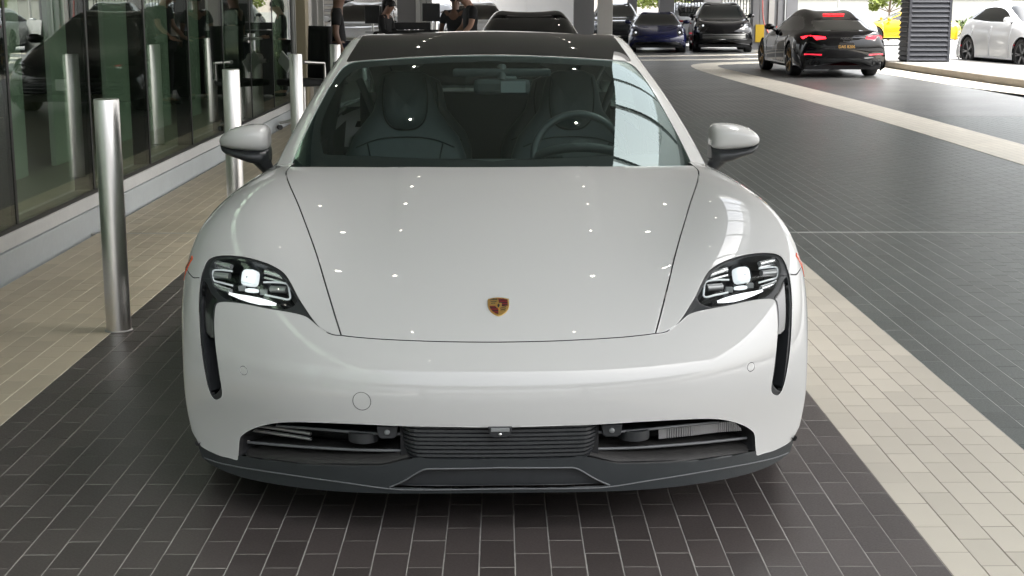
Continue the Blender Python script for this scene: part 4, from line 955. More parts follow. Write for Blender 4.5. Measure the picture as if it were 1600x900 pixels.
def make_car(kind, name, label, cat, pm, loc, heading, wheels=None, group=None, lights=True, brake=False, plate=None, detail=1, trim=None):
    """heading: world angle of the car's own +Y (nose to tail) axis"""
    p = SPEC[kind]; S, Pn, regs = sheet(kind)
    car = empty(name, loc, heading, label, cat, group)
    Pn.build('body', Pn.sel(None), pm, car, flange=.012, mf=M['paint_gap'])
    Pn.build('windscreen', Pn.sel('windscreen'), M['car_glass'], car, off=-.004)
    Pn.build('rear_window', Pn.sel('rear_window'), M['car_glass'], car, off=-.004)
    Pn.build('side_window', Pn.sel('side_window'), M['car_glass'], car, off=-.006, sides='pair')
    for o, sd in zip(Pn.build('headlight', Pn.sel('headlight'), M['black_gloss'], car, off=-.02, flange=.01, sides='pair'), (1, -1)):
        S2 = S.ev(*[float(q) for q in np.mean(np.array(dict(regs)['headlight']), 0)])
        c = Vector(S2[0][0]); c.x *= sd
        MB().lathe([(.001, -.012), (.03, -.006), (.034, .02)], c, 12, 'y').build('lamp', M['led'] if lights else M['chrome'], o)
    g = Pn.build('grille', Pn.sel('grille'), M['black_satin'], car, off=-.03, flange=.02)
    zg = np.array([q[2] for q in S.ev(*np.array(dict(regs)['grille']).clip(0).T)[0]])
    for k in range(3):
        z = zg.min()+(zg.max()-zg.min())*(k+1)/4
        uv = inv2(S, [(x, z) for x in np.linspace(0, .68, 7)], [0, 2], (0, 6, 0, 5.5)); q = S.ev(uv[:, 0], uv[:, 1]); q = q[0]+q[1]*.008
        MB().tube([Vector((-a[0], a[1], a[2])) for a in q][::-1]+[Vector(a) for a in q[1:]], .008, 5).build('grille_bar', trim or M['black_gloss'], g)
    tm = M['brake_on'] if brake else M['tail_off']
    Pn.build('tail_light', Pn.sel('tail_light'), tm, car, off=.002, flange=.015, sides='pair')
    Pn.build('light_bar', Pn.sel('tail_bar'), M['black_gloss'] if brake else M['tail_off'], car, off=.001)
    Pn.build('reflector', Pn.sel('reflector'), M['reflector_red'], car, off=.001, sides='pair')
    Pn.build('rear_diffuser', Pn.sel('rear_diffuser'), M['black_satin'], car, off=-.01, flange=.02)
    rw = p['wr_']
    for y in p['wy']:
        for sd in (1, -1): build_wheel(car, (sd*(p['W']-.012), y, rw), rw, .25, sd, rim_m=wheels, n=5, seg=20)
        for sd in (1, -1):
            ar = [(y+(rw+.05)*cos(a), rw+(rw+.05)*sin(a)) for a in np.linspace(-.35, pi+.35, 14)]
            MB().grid([[(sd*x, q[0], q[1]) for q in ar] for x in (.6, p['W']-.03)]).build('wheel_liner', M['black_matte'], car)
    box('underbody', (-.8, .25, .17), (.8, p['L']-.25, .26), M['black_matte'], car)
    ym = {'sedan': 1.75, 'suv': 1.62, 'coupe': 1.55}[kind]; zm = {'sedan': .98, 'suv': 1.12, 'coupe': .93}[kind]
    for sd in (1, -1):
        R = []
        for x, h_, d in ((.84, .02, .02), (.88, .05, .06), (.95, .072, .08), (1.02, .066, .075), (1.06, .04, .05), (1.075, .01, .015)):
            R.append([(sd*x, ym+d*np.sign(cos(t))*abs(cos(t))**.8, zm+.04+h_*np.sign(sin(t))*abs(sin(t))**.8) for t in np.linspace(0, 2*pi, 14, endpoint=False)])
        MB().grid(R, close_u=True).add(R[-1], [tuple(range(14))]).build('door_mirror', pm if pm.name != 'ice' else pm, car)
        MB().tube([(sd*.82, ym+.02, zm-.05), (sd*.90, ym+.01, zm+.0)], .025, 6).build('mirror_arm', M['black_satin'], car)
    if plate:
        nm, y, z, tx, colr, bgm, sz = plate
        pl = MB().cbox((0, 0, 0), (.31, .012, .155)).build('number_plate', bgm, car, bevel=.004); pl.location = (0, y, z)
        t = text3(nm, tx, sz, colr, pl, (0, (.008 if y > 1 else -.008), -.035), 1 if y > 1 else -1)
    return car

def text3(name, body, size, m, parent, loc, face=1, extrude=.001, align='CENTER', sx=1.):
    """flat lettering as mesh; face=1 looks along +Y, face=-1 along -Y"""
    c = bpy.data.curves.new(name, 'FONT'); c.body = body; c.size = size; c.align_x = align; c.extrude = extrude; c.resolution_u = 3
    tmp = bpy.data.objects.new('tmp', c); COL.objects.link(tmp)
    me = bpy.data.meshes.new_from_object(tmp.evaluated_get(bpy.context.evaluated_depsgraph_get()))
    bpy.data.objects.remove(tmp); me.name = name
    o = link(name, me, parent, m); o.location = loc
    o.rotation_euler = (radians(90), 0, pi if face > 0 else 0); o.scale = (sx, 1, 1)
    return o

M['brake_on'] = mat('brake_light_on', (.5, .01, .015), .5, spec=.1, emit=(1., .012, .02), estr=1.4)
M['tail_off'] = mat('tail_light_off', (.22, .008, .012), .12, coat=.8)
M['reflector_red'] = mat('glowing_red_reflector', (.42, .012, .03), .2, coat=.8, emit=(1, .02, .05), estr=.25)  # slight glow put into the colour; the reflectors are no lamps
M['plate_black'] = mat('black_number_plate', (.015, .013, .012), .4)
M['plate_gold'] = mat('yellow_plate_letters', (.75, .42, .09), .45)
M['plate_white'] = mat('white_number_plate', (.62, .62, .60), .4)
M['dark_letter'] = mat('dark_letters', (.02, .02, .03), .4)
M['letter_metal'] = mat('dark_badge_metal', (.13, .13, .13), .3, .9)

# ------------------------------------------------------------------ people
M['skin'] = mat('skin', (.42, .24, .17), .5, noise=.08, nscale=20)
M['skin_dark'] = mat('darker_skin', (.20, .11, .075), .5, noise=.08, nscale=20)
M['cloth_black'] = mat('black_cotton', (.012, .012, .013), .85, bump=.3, bscale=80)
M['cloth_dark'] = mat('charcoal_cloth', (.03, .03, .033), .85, bump=.3, bscale=80)
M['cloth_navy'] = mat('navy_cloth', (.02, .025, .045), .85, bump=.3, bscale=80)
M['hair_black'] = mat('black_hair', (.010, .008, .007), .55, bump=.6, bscale=60)
M['hair_grey'] = mat('short_grey_hair', (.12, .10, .09), .6, bump=.5, bscale=60)
M['shoe'] = mat('dark_shoe', (.015, .014, .014), .5)

def skinmesh(name, V, E, R, m, parent, root=0, sub=1):
    me = bpy.data.meshes.new(name); me.from_pydata([tuple(v) for v in V], E, []); me.update()
    o = link(name, me, parent, m)
    sk = o.modifiers.new('skin', 'SKIN'); sk.use_smooth_shade = True; sk.branch_smoothing = .6
    lay = me.skin_vertices[0].data if me.skin_vertices else None
    if lay is None:
        bm = bmesh.new(); bm.from_mesh(me); bm.verts.layers.skin.verify(); bm.to_mesh(me); bm.free(); lay = me.skin_vertices[0].data
    for i, r in enumerate(R): lay[i].radius = r if hasattr(r, '__len__') else (r, r); lay[i].use_root = (i == root)
    s = o.modifiers.new('sub', 'SUBSURF'); s.levels = sub; s.render_levels = sub
    return o

def person(loc, rz, label, skin, top, legs, hair, pose, h=1.75, long_hair=False, group=None, sleeves='short'):
    """pose: dict of joint offsets; joints in a figure 1.75 m tall facing -Y"""
    r = empty('person', loc, rz, label, 'person', group); r.scale = (h/1.75,)*3
    J = dict(pelvis=(0, 0, .95), waist=(0, 0, 1.08), chest=(0, .01, 1.28), neck=(0, .01, 1.45), head0=(0, -.01, 1.515), head1=(0, -.025, 1.60), top=(0, -.01, 1.675),
             shL=(.17, .01, 1.41), elL=(.24, .03, 1.13), wrL=(.26, -.06, .89), haL=(.265, -.10, .80), shR=(-.17, .01, 1.41), elR=(-.24, .03, 1.13), wrR=(-.26, -.06, .89), haR=(-.265, -.10, .80),
             hiL=(.09, 0, .91), knL=(.105, -.02, .50), anL=(.11, .02, .09), toL=(.12, -.15, .03), hiR=(-.09, 0, .91), knR=(-.105, -.02, .50), anR=(-.11, .02, .09), toR=(-.12, -.15, .03))
    J.update(pose)
    rad = dict(pelvis=(.14, .11), waist=(.135, .10), chest=(.155, .11), neck=.055, head0=(.062, .075), head1=(.075, .095), top=(.05, .06), shL=.062, elL=.042, wrL=.028, haL=(.035, .02), shR=.062, elR=.042, wrR=.028, haR=(.035, .02),
               hiL=.085, knL=.058, anL=.040, toL=(.035, .025), hiR=.085, knR=.058, anR=.040, toR=(.035, .025))
    ks = list(J); ix = {k: i for i, k in enumerate(ks)}
    B = [('pelvis', 'waist'), ('waist', 'chest'), ('chest', 'neck'), ('neck', 'head0'), ('head0', 'head1'), ('head1', 'top'), ('chest', 'shL'), ('shL', 'elL'), ('elL', 'wrL'), ('wrL', 'haL'), ('chest', 'shR'), ('shR', 'elR'), ('elR', 'wrR'), ('wrR', 'haR'),
         ('pelvis', 'hiL'), ('hiL', 'knL'), ('knL', 'anL'), ('anL', 'toL'), ('pelvis', 'hiR'), ('hiR', 'knR'), ('knR', 'anR'), ('anR', 'toR')]
    skinmesh('body', [J[k] for k in ks], [(ix[a], ix[b]) for a, b in B], [rad[k] for k in ks], skin, r, ix['pelvis'], 2)
    def sub(names, edges, grow, nm, m, mid=None):
        V = [J[k] for k in names]; R = [tuple((x+grow) for x in (rad[k] if hasattr(rad[k], '__len__') else (rad[k],)*2)) for k in names]
        if mid:
            for a, b, t in mid:
                A, Bv = Vector(J[a]), Vector(J[b]); V.append(A.lerp(Bv, t)); ra = rad[a] if not hasattr(rad[a], '__len__') else rad[a][0]; R.append((ra*.85+grow,)*2)
                names = names+['m'+a]; edges = edges+[(a, 'm'+a)]
        n = {k: i for i, k in enumerate(names)}
        skinmesh(nm, V, [(n[a], n[b]) for a, b in edges], R, m, r, 0, 2)
    if sleeves == 'short':
        sub(['pelvis', 'waist', 'chest', 'neck', 'shL', 'shR'], [('pelvis', 'waist'), ('waist', 'chest'), ('chest', 'neck'), ('chest', 'shL'), ('chest', 'shR')], .016, 'shirt', top, [('shL', 'elL', .72), ('shR', 'elR', .72)])
    else:
        sub(['pelvis', 'waist', 'chest', 'neck', 'shL', 'elL', 'wrL', 'shR', 'elR', 'wrR'], [('pelvis', 'waist'), ('waist', 'chest'), ('chest', 'neck'), ('chest', 'shL'), ('shL', 'elL'), ('elL', 'wrL'), ('chest', 'shR'), ('shR', 'elR'), ('elR', 'wrR')], .014, 'jacket', top)
    sub(['pelvis', 'hiL', 'knL', 'anL', 'hiR', 'knR', 'anR'], [('pelvis', 'hiL'), ('hiL', 'knL'), ('knL', 'anL'), ('pelvis', 'hiR'), ('hiR', 'knR'), ('knR', 'anR')], .014, 'trousers', legs)
    for s_ in 'LR':
        a, t = Vector(J['an'+s_]), Vector(J['to'+s_])
        skinmesh('shoe', [a+Vector((0, .03, -.04)), t+Vector((0, .05, .01)), t+Vector((0, -.04, .0))], [(0, 1), (1, 2)], [(.048, .045), (.05, .035), (.035, .025)], M['shoe'], r)
        w, e = Vector(J['ha'+s_]), Vector(J['wr'+s_]); d = (w-e).normalized(); sx = Vector((0, -1, 0)) if abs(d.y) < .8 else Vector((1, 0, 0)); sx = (sx-d*sx.dot(d)).normalized()
        b = MB()
        for k in range(4): o = sx*(.024-.016*k); b.tube([w+o, w+o+d*(.04+.004*(k in (1, 2))), w+o*.9+d*.07+Vector((0, -.008, 0))], [.0095, .009, .007], 6)
        b.tube([w+sx*.02-d*.02, w+sx*.05+d*.01, w+sx*.055+d*.035], [.011, .010, .008], 6)
        b.build('fingers', skin, r)
    hd = Vector(J['head1']); nk = Vector(J['head0']); upd = (Vector(J['top'])-nk).normalized(); fw = Vector((0, -1, 0)); fw = (fw-upd*fw.dot(upd)).normalized(); rt = fw.cross(upd)
    # face: nose, ears, eyes, mouth
    MB().tube([hd+fw*.085+upd*.012, hd+fw*.108-upd*.020, hd+fw*.088-upd*.032], [.008, .014, .008], 6).build('nose', skin, r)
    b = MB()
    for s_ in (1, -1): b.tube([hd+rt*(.074*s_)+upd*.02+fw*-.005, hd+rt*(.086*s_)+fw*-.012, hd+rt*(.074*s_)-upd*.028], [.008, .014, .008], 6)
    b.build('ears', skin, r)
    b = MB()
    for s_ in (1, -1): b.tube([hd+rt*(.022*s_)+fw*.083+upd*.008, hd+rt*(.042*s_)+fw*.078+upd*.008], .006, 6)
    b.tube([hd+rt*-.022+fw*.082-upd*.055, hd+fw*.088-upd*.055, hd+rt*.022+fw*.082-upd*.055], .005, 6).build('eyes_and_mouth', M['hair_black'], r)
    R = []
    c = hd+upd*.018-fw*.012
    for i in range(7):
        el = pi/2*i/6-.35 if i < 6 else pi/2; R.append([])
        for j in range(16):
            a = 2*pi*j/16; fz = max(0, cos(a)); lo = el if el > .45 else el+fz*.55*(1-(el+.35)/1.0 if el < .65 else 0)
            d = fw*(cos(a)*cos(lo)*.102)+rt*(sin(a)*cos(lo)*.088)+upd*(sin(lo)*.105)
            R[-1].append(c+d)
    MB().grid(R, close_u=True).build('hair', hair, r)
    if long_hair:
        MB().tube([hd-fw*.07+upd*.09, hd-fw*.105+upd*.02, hd-fw*.10-upd*.06, hd-fw*.085-upd*.16], [.05, .075, .06, .025], 10).build('hair_bun', hair, r)
    return r

# ------------------------------------------------------------------ paving
TW, TL = .09845, .1985
KERB_X, GLASS_X = -2.762, -2.80
M['tile_dark'] = mat('dark_paver', (.072, .061, .058), .36, noise=.06, nscale=350, rndval=.16, rvar=.08, stain=.22, sscale=.9, bump=.12, bscale=900)
M['tile_sheen'] = mat('dark_paver_sky_sheen', (.064, .075, .070), .38, noise=.06, nscale=350, rndval=.14, rvar=.08, stain=.20, sscale=.8, bump=.12, bscale=900)  # same dark paver, with the greenish sky sheen put into its colour
M['tile_cream'] = mat('cream_paver', (.54, .50, .42), .48, noise=.06, nscale=350, rndval=.07, stain=.10, sscale=1.4, bump=.2, bscale=900)
M['tile_sand'] = mat('sand_paver', (.46, .40, .30), .50, noise=.07, nscale=350, rndval=.09, stain=.14, sscale=1.4, bump=.2, bscale=900)
M['grout'] = mat('light_grout', (.34, .325, .30), .85, noise=.2, nscale=40, stain=.25, sscale=3)
M['grout_stripe'] = mat('brown_grout', (.22, .19, .155), .85)
M['grout_pale'] = mat('pale_grout', (.52, .52, .50), .85, noise=.15, nscale=40)
M['grout_cream'] = mat('cream_grout', (.85, .81, .70), .85, noise=.15, nscale=40)
M['concrete'] = mat('concrete', (.36, .35, .33), .8, noise=.10, nscale=25, stain=.12, sscale=1.2, bump=.2, bscale=60)
M['pale_road'] = mat('pale_concrete_road', (.24, .24, .235), .75, noise=.08, nscale=12, stain=.12, sscale=.3)

def sheet_box(name, x0, x1, y0, y1, z, m, kind='structure', th=.05):
    return tag(box(name, (x0, y0, z-th), (x1, y1, z), m), kind=kind)

tag(MB().add([(-400, -400, -.09), (400, -400, -.09), (400, 500, -.09), (-400, 500, -.09)], [(0, 1, 2, 3)]).build('ground', M['pale_road']), kind='structure')

def tile_mesh(name, m, w=TW, l=TL):
    g, h_ = .0017, .0016
    x, y = w/2-g, l/2-g
    V = [(sx*x, sy*y, -.005) for sx, sy in ((-1, -1), (1, -1), (1, 1), (-1, 1))]+[(sx*x, sy*y, -.0006) for sx, sy in ((-1, -1), (1, -1), (1, 1), (-1, 1))]+[(sx*(x-.001), sy*(y-.001), 0) for sx, sy in ((-1, -1), (1, -1), (1, 1), (-1, 1))]
    F = [(8, 9, 10, 11)]+[(a+i, a+(i+1) % 4, a+4+(i+1) % 4, a+4+i) for a in (0, 4) for i in range(4)]
    me = bpy.data.meshes.new(name); me.from_pydata(V, [], F); me.materials.append(m); me.update(); return me

def pave(name, label_unused, x0, ncol, y0, y1, m, grout_m, k0, px_limit=10., xmax=None, xcut=None):
    """running-bond paving: the tiles that show largest are objects of their own, the rest one joined part"""
    me = tile_mesh(name+'_tile', m)
    x1 = xmax if xmax else x0+ncol*TW
    root = tag(box(name, (x0, y0, -.06), (x1, y1, -.0009), grout_m), kind='structure')
    T = []
    for k in range(ncol):
        xc = x0+(k+.5)*TW; ph = 3.766 if (k+k0) % 2 else 3.666
        j0 = int(math.floor((y0-ph)/TL)); j = j0
        while True:
            ya, yb = ph+j*TL, ph+(j+1)*TL; j += 1
            if ya >= y1: break
            a, b = max(ya, y0), min(yb, y1)
            if b-a < .02: continue
            T.append((xc, (a+b)/2, (b-a)/TL, TW))
    def vis(t):
        x, y = t[0], t[1]
        if y < 3.45: return 1e9
        if abs(x) > .37*y+.1: return 1e9
        if -.93 < x < .93 and y > 3.95: return 1e9
        return y
    T.sort(key=vis)
    own = [t for t in T[:296] if vis(t) < 1e8]; rest = T[len(own):]
    for i, (x, y, s, w_) in enumerate(own):
        o = bpy.data.objects.new('tile', me); COL.objects.link(o); o.parent = root
        o.location = (x+rng.normal(0, .0003), y+rng.normal(0, .0004), rng.normal(0, .00018)); o.scale = (1, s, 1)
        o.rotation_euler = (rng.normal(0, .0012), rng.normal(0, .0022), rng.normal(0, .0012))
    n = len(rest)
    v0 = np.array([tuple(v.co) for v in me.vertices]); nv = len(v0); f0 = [tuple(p.vertices) for p in me.polygons]
    R = np.array(rest)[:, :4]
    V = v0[None]*np.stack([np.ones(n), R[:, 2], np.ones(n)], 1)[:, None]+np.stack([R[:, 0], R[:, 1], rng.normal(0, .00015, n)], 1)[:, None]
    V[..., 2] += rng.normal(0, .0022, n)[:, None]*(V[..., 0]-R[:, 0][:, None])+rng.normal(0, .0012, n)[:, None]*(V[..., 1]-R[:, 1][:, None])
    F = (np.array(f0)[None]+(np.arange(n)*nv)[:, None, None]).reshape(-1, 4)
    m2 = bpy.data.meshes.new(name+'_tiles'); m2.from_pydata(V.reshape(-1, 3).tolist(), [], F.tolist()); m2.materials.append(m)
    at = m2.attributes.new('rnd', 'FLOAT', 'FACE'); at.data.foreach_set('value', np.repeat(rng.random(n), len(f0)).astype(np.float32))
    m2.update()
    o = bpy.data.objects.new('tiles', m2); COL.objects.link(o); o.parent = root; o['kind'] = 'stuff'
    return root

XL, XA, XB, XC = -1.832, 1.220, 1.811, 5.0
pave('dark_paving', '', XL, 31, 1.6, 9.48, M['tile_dark'], M['grout'], 0)
pave('sand_paving', '', XL-9*TW-.0015, 9, 1.6, 9.48, M['tile_sand'], M['grout_cream'], 1, xmax=XL-.0015)
pave('cream_strip', '', XA, 6, 1.6, 9.48, M['tile_cream'], M['grout_stripe'] if 'grout_stripe' in M else M['grout'], 1)
pave('sheen_paving', '', XB, 41, 1.6, 9.48, M['tile_sheen'], M['grout_pale'], 1)

M['far_dark'] = brick_ground('far_dark_paving', (.056, .059, .058), (.070, .073, .071), (.30, .29, .28), .38, 0, 0)
M['far_cream'] = brick_ground('far_cream_paving', (.62, .58, .50), (.68, .64, .55), (.42, .40, .35), .48, 0, 0)
M['far_sand'] = brick_ground('far_sand_paving', (.44, .38, .29), (.50, .43, .33), (.54, .48, .39), .50, 0, 0)
# second field: joined tiles up to the next expansion joint, then plain sheets
def pave_far(name, x0, x1, y0, y1, m, grout_m, k0):
    ncol = int((x1-x0)/TW); me = tile_mesh(name+'_tile', m)
    root = tag(box(name, (x0, y0, -.06), (x1, y1, -.0009), grout_m), kind='structure')
    k, j = np.meshgrid(np.arange(ncol), np.arange(int(round((y1-y0)/TL))))
    xc = x0+(k+.5)*TW; yc = y0+(j+.5)*TL+((k+k0) % 2)*TL/2; ok = yc < np.where((k+k0) % 2, y1-TL*.9, y1-TL*.4)
    P = np.stack([xc[ok], yc[ok]], 1); n = len(P); SC_ = np.ones(n)
    kk = np.arange(ncol); kk = kk[(kk+k0) % 2 == 1]; P = np.vstack([P]+[np.stack([x0+(kk+.5)*TW, np.full(len(kk), ye)], 1) for ye in (y0+TL/4, y1-TL/4)]); SC_ = np.append(SC_, np.full(2*len(kk), .49)); n = len(P)
    v0 = np.array([tuple(v.co) for v in me.vertices]); f0 = [tuple(p.vertices) for p in me.polygons]
    V = np.repeat(v0[None], n, 0); V[..., 1] *= SC_[:, None]; V[..., :2] += P[:, None]; V[..., 2] += rng.normal(0, .0022, n)[:, None]*(V[..., 0]-P[:, :1])
    F = (np.array(f0)[None]+(np.arange(n)*len(v0))[:, None, None]).reshape(-1, 4)
    m2 = bpy.data.meshes.new(name+'_tiles'); m2.from_pydata(V.reshape(-1, 3).tolist(), [], F.tolist()); m2.materials.append(m)
    at = m2.attributes.new('rnd', 'FLOAT', 'FACE'); at.data.foreach_set('value', np.repeat(rng.random(n), len(f0)).astype(np.float32)); m2.update()
    o = bpy.data.objects.new('tiles', m2); COL.objects.link(o); o.parent = root; o['kind'] = 'stuff'
pave_far('sand_paving', KERB_X+.04, XL-.002, 9.52, 19.6435, M['tile_sand'], M['grout_cream'], 1)
pave_far('dark_paving', XL, XA, 9.52, 19.6435, M['tile_dark'], M['grout'], 0)
pave_far('cream_strip', XA, XB, 9.52, 19.6435, M['tile_cream'], M['grout_stripe'], 1)
pave_far('sheen_paving', XB, 8.72, 9.52, 19.6435, M['tile_sheen'], M['grout_pale'], 1)
M['joint'] = mat('pale_joint_sealant', (.40, .40, .38), .7)
for y in (9.50, 19.66): tag(box('expansion_joint', (KERB_X, y-.017, -.02), (8.72, y+.017, -.001), M['joint']), kind='structure')
sheet_box('pavement', -14, XL, 19.678, 60, 0, M['far_sand'])
sheet_box('road', XL+.002, 8.72, 19.678, 43, 0, M['far_dark'])
sheet_box('road', 5.85, 8.72, 1.6, 9.48, -.0015, M['far_dark'])
sheet_box('road', XL+.002, 30, 43.002, 52, -.001, M['far_dark'])
sheet_box('road', KERB_X, 9, -6, 1.598, 0, M['far_dark'])

def ribbon(name, left, right, z, m):
    n = len(left)
    V = [(p[0], p[1], z) for p in left]+[(p[0], p[1], z) for p in right]+[(p[0], p[1], z-.012) for p in left]+[(p[0], p[1], z-.012) for p in right]
    F = []
    for i in range(n-1): F += [(i, n+i, n+i+1, i+1), (i, i+1, 2*n+i+1, 2*n+i), (n+i, 3*n+i, 3*n+i+1, n+i+1)]
    return tag(MB().add(V, F).build(name, m), kind='structure')
# the curved pale band in the lane
Lp = cr([(5.03, 9.5), (5.03, 13.55), (5.04, 18.9), (4.90, 24), (4.78, 28.5), (4.70, 32), (4.72, 35), (4.95, 37.0), (5.5, 38.1), (6.4, 38.8), (8.6, 39.6)], 6)
Rp = cr([(5.76, 9.5), (5.76, 15.5), (5.775, 20.4), (5.74, 25), (5.64, 29), (5.50, 32.5), (5.42, 35), (5.55, 36.6), (5.95, 37.3), (6.8, 37.8), (8.6, 38.5)], 6)
ribbon('pale_band', Lp, Rp, .004, M['far_cream'])
for A in ([(-1.5, 40.6), (1.5, 40.1), (4.4, 40.15), (7.5, 41.2), (11, 43.5)], [(-1.5, 43.3), (1.5, 43.0), (4.6, 43.3), (8.2, 44.9), (12, 47.5)]):
    c = cr(A, 6); ribbon('pale_band', [(p[0], p[1]+.45) for p in c], [(p[0], p[1]-.25) for p in c], .004, M['far_cream'])

# island with kerb on the right
ki = cr([(11.4, 18), (10.35, 22.5), (9.72, 26.4), (9.55, 31), (9.50, 35.2), (9.75, 38.2), (10.6, 40.2), (12, 41)], 6)
ribbon('pale_band', [(p[0]-.95, p[1]) for p in ki], [(p[0]-.02, p[1]) for p in ki], .005, M['far_cream'])
top = [(p[0], p[1], .15) for p in ki]+[(13.6, 41, .15), (12.6, 30, .15), (13.0, 18, .15)]
M['kerb'] = mat('weathered_kerb_concrete', (.24, .215, .18), .85, noise=.15, nscale=30, stain=.25, sscale=1.5, bump=.3, bscale=60)
isl = tag(MB().prism([(p[0]+.006, p[1]) for p in top], -.05, .148, 'z').build('island', M['island_top'] if 'island_top' in M else mat('pale_island_paving', (.27, .265, .25), .7, noise=.06, nscale=20, stain=.1, sscale=1)), kind='structure')
acc = 0; seg0 = 0
pk = [Vector((p[0], p[1], 0)) for p in ki]
for i in range(0, len(pk)-3, 3):
    a, b = pk[i:i+4], None
    V = []
    for j, p in enumerate(a):
        t = (a[min(j+1, 3)]-a[max(j-1, 0)]).normalized(); nrm = Vector((t.y, -t.x, 0))
        off = t*(.006 if j == 0 else (-.006 if j == 3 else 0))
        for dx, z in ((0, -.04), (0, .140), (.018, .153), (.17, .153), (.17, -.04)): V.append(p+off+nrm*dx+Vector((0, 0, z)))
    F = [(j*5+k, j*5+k+1, j*5+5+k+1, j*5+5+k) for j in range(3) for k in range(4)]+[(0, 1, 2, 3, 4), (19, 18, 17, 16, 15)]
    MB().add(V, F).build('kerbstone', M['kerb'], isl)

# ------------------------------------------------------------------ glass wall with plinth on the left
M['plinth_low'] = mat('blue_grey_plinth_stone', (.48, .51, .52), .6, noise=.06, nscale=30, stain=.10, sscale=3)
M['plinth_top'] = mat('pale_plinth_stone', (.62, .62, .61), .55, noise=.06, nscale=30, stain=.10, sscale=3)
M['frame_dark'] = mat('dark_anodised_frame', (.020, .021, .020), .35, .3)
M['wall_glass'] = glass_mat('green_showroom_glass', (.64, .72, .645), 1.0, ior=1.66)
M['blind'] = mat('grey_green_screen_panel', (.62, .67, .63), .8, noise=.04, nscale=200)
M['inner_floor'] = mat('inner_floor_stone', (.36, .33, .25), .5)
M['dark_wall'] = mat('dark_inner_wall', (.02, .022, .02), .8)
pl = tag(MB().box((-3.0, -4, -.05), (KERB_X, 19.2, .152)).build('plinth_wall', M['plinth_low'], bevel=.004), 'low blue-grey stone plinth running below the showroom glass', 'wall')
for i, (a, b) in enumerate([(-4, 1.2), (1.206, 6.4), (6.406, 11.6), (11.606, 19.2)]):
    box('coping_stone', (-3.0, a, .156), (KERB_X-.014, b, .243), M['plinth_top'], pl, bevel=.003)
gw = empty('glass_wall', (GLASS_X, 8, .24), 0, 'tall green-tinted showroom glass wall with dark mullions on stone plinth', 'glass wall')
mull = [-1.4+1.592*k for k in range(14)]
for k in range(len(mull)-1):
    a, b = mull[k]+.012-8, mull[k+1]-.012-8
    box('pane', (-.006, a, .03), (.006, b, 4.7), M['wall_glass'], gw)
for y in mull:
    box('mullion', (-.12, y-.030-8, .0), (-.010, y+.030-8, 4.75), M['frame_dark'], gw)
    box('glazing_seal', (-.009, y-.018-8, .02), (.010, y+.018-8, 4.72), M['frame_dark'], gw)
box('bottom_rail', (-.10, -9.5, .0), (.012, 11.3, .028), M['frame_dark'], gw)
box('top_rail', (-.10, -9.5, 4.72), (.012, 11.3, 4.9), M['frame_dark'], gw)
sheet_box('showroom_floor', -14, -2.93, -6, 21, .235, M['inner_floor'], th=.2)
for k in range(len(mull)-1):
    y = mull[k]
    tag(box('screen_panel', (-3.62, y+.12, .24), (-3.58, y+1.02, 4.6), M['blind']), '%s screen panel from the near end behind the showroom glass' % ['first', 'second', 'third', 'fourth', 'fifth', 'sixth', 'seventh', 'eighth', 'ninth', 'tenth', 'eleventh', 'twelfth', 'thirteenth'][k], 'screen', 'screen panels behind the showroom glass')
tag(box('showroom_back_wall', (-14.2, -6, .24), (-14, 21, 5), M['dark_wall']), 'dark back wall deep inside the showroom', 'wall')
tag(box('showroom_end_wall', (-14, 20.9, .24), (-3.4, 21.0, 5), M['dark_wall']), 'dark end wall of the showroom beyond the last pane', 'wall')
# door posts at the end of the glass
M['alu'] = mat('silver_aluminium', (.60, .60, .58), .35, .9)
M['beige'] = mat('beige_column_paint', (.42, .36, .25), .6)
M['white_frame'] = mat('pale_grey_frame_paint', (.52, .53, .52), .5)
d = empty('entrance_door', (-2.8, 19.45, 0), 0, 'open glazed entrance door with slim silver frame at the far end of the glass wall', 'door')
box('frame_post', (-.03, -.05, .0), (.03, -.01, 4.7), M['alu'], d); box('frame_post', (-.03, .10, 0), (.03, .15, 4.7), M['alu'], d)
box('pane', (-.9, -.036, .05), (-.032, -.024, 4.7), M['wall_glass'], d); box('handle', (-.12, -.10, .7), (-.09, -.07, 1.6), M['alu'], d)
tag(box('column', (-3.05, 20.2, 0), (-2.72, 20.55, 4.95), M['beige'], bevel=.01), 'slim beige column just past the entrance door', 'column')
d = empty('door_frame', (-2.72, 21.2, 0), 0, 'pale grey double door frame beyond the beige column', 'door frame')
box('frame_post', (-.04, 0, 0), (.035, .06, 4.9), M['white_frame'], d); box('frame_post', (.055, 0, 0), (.13, .06, 4.9), M['white_frame'], d)
box('lock_plate', (.10, -.012, .95), (.12, 0, 1.1), M['frame_dark'], d)

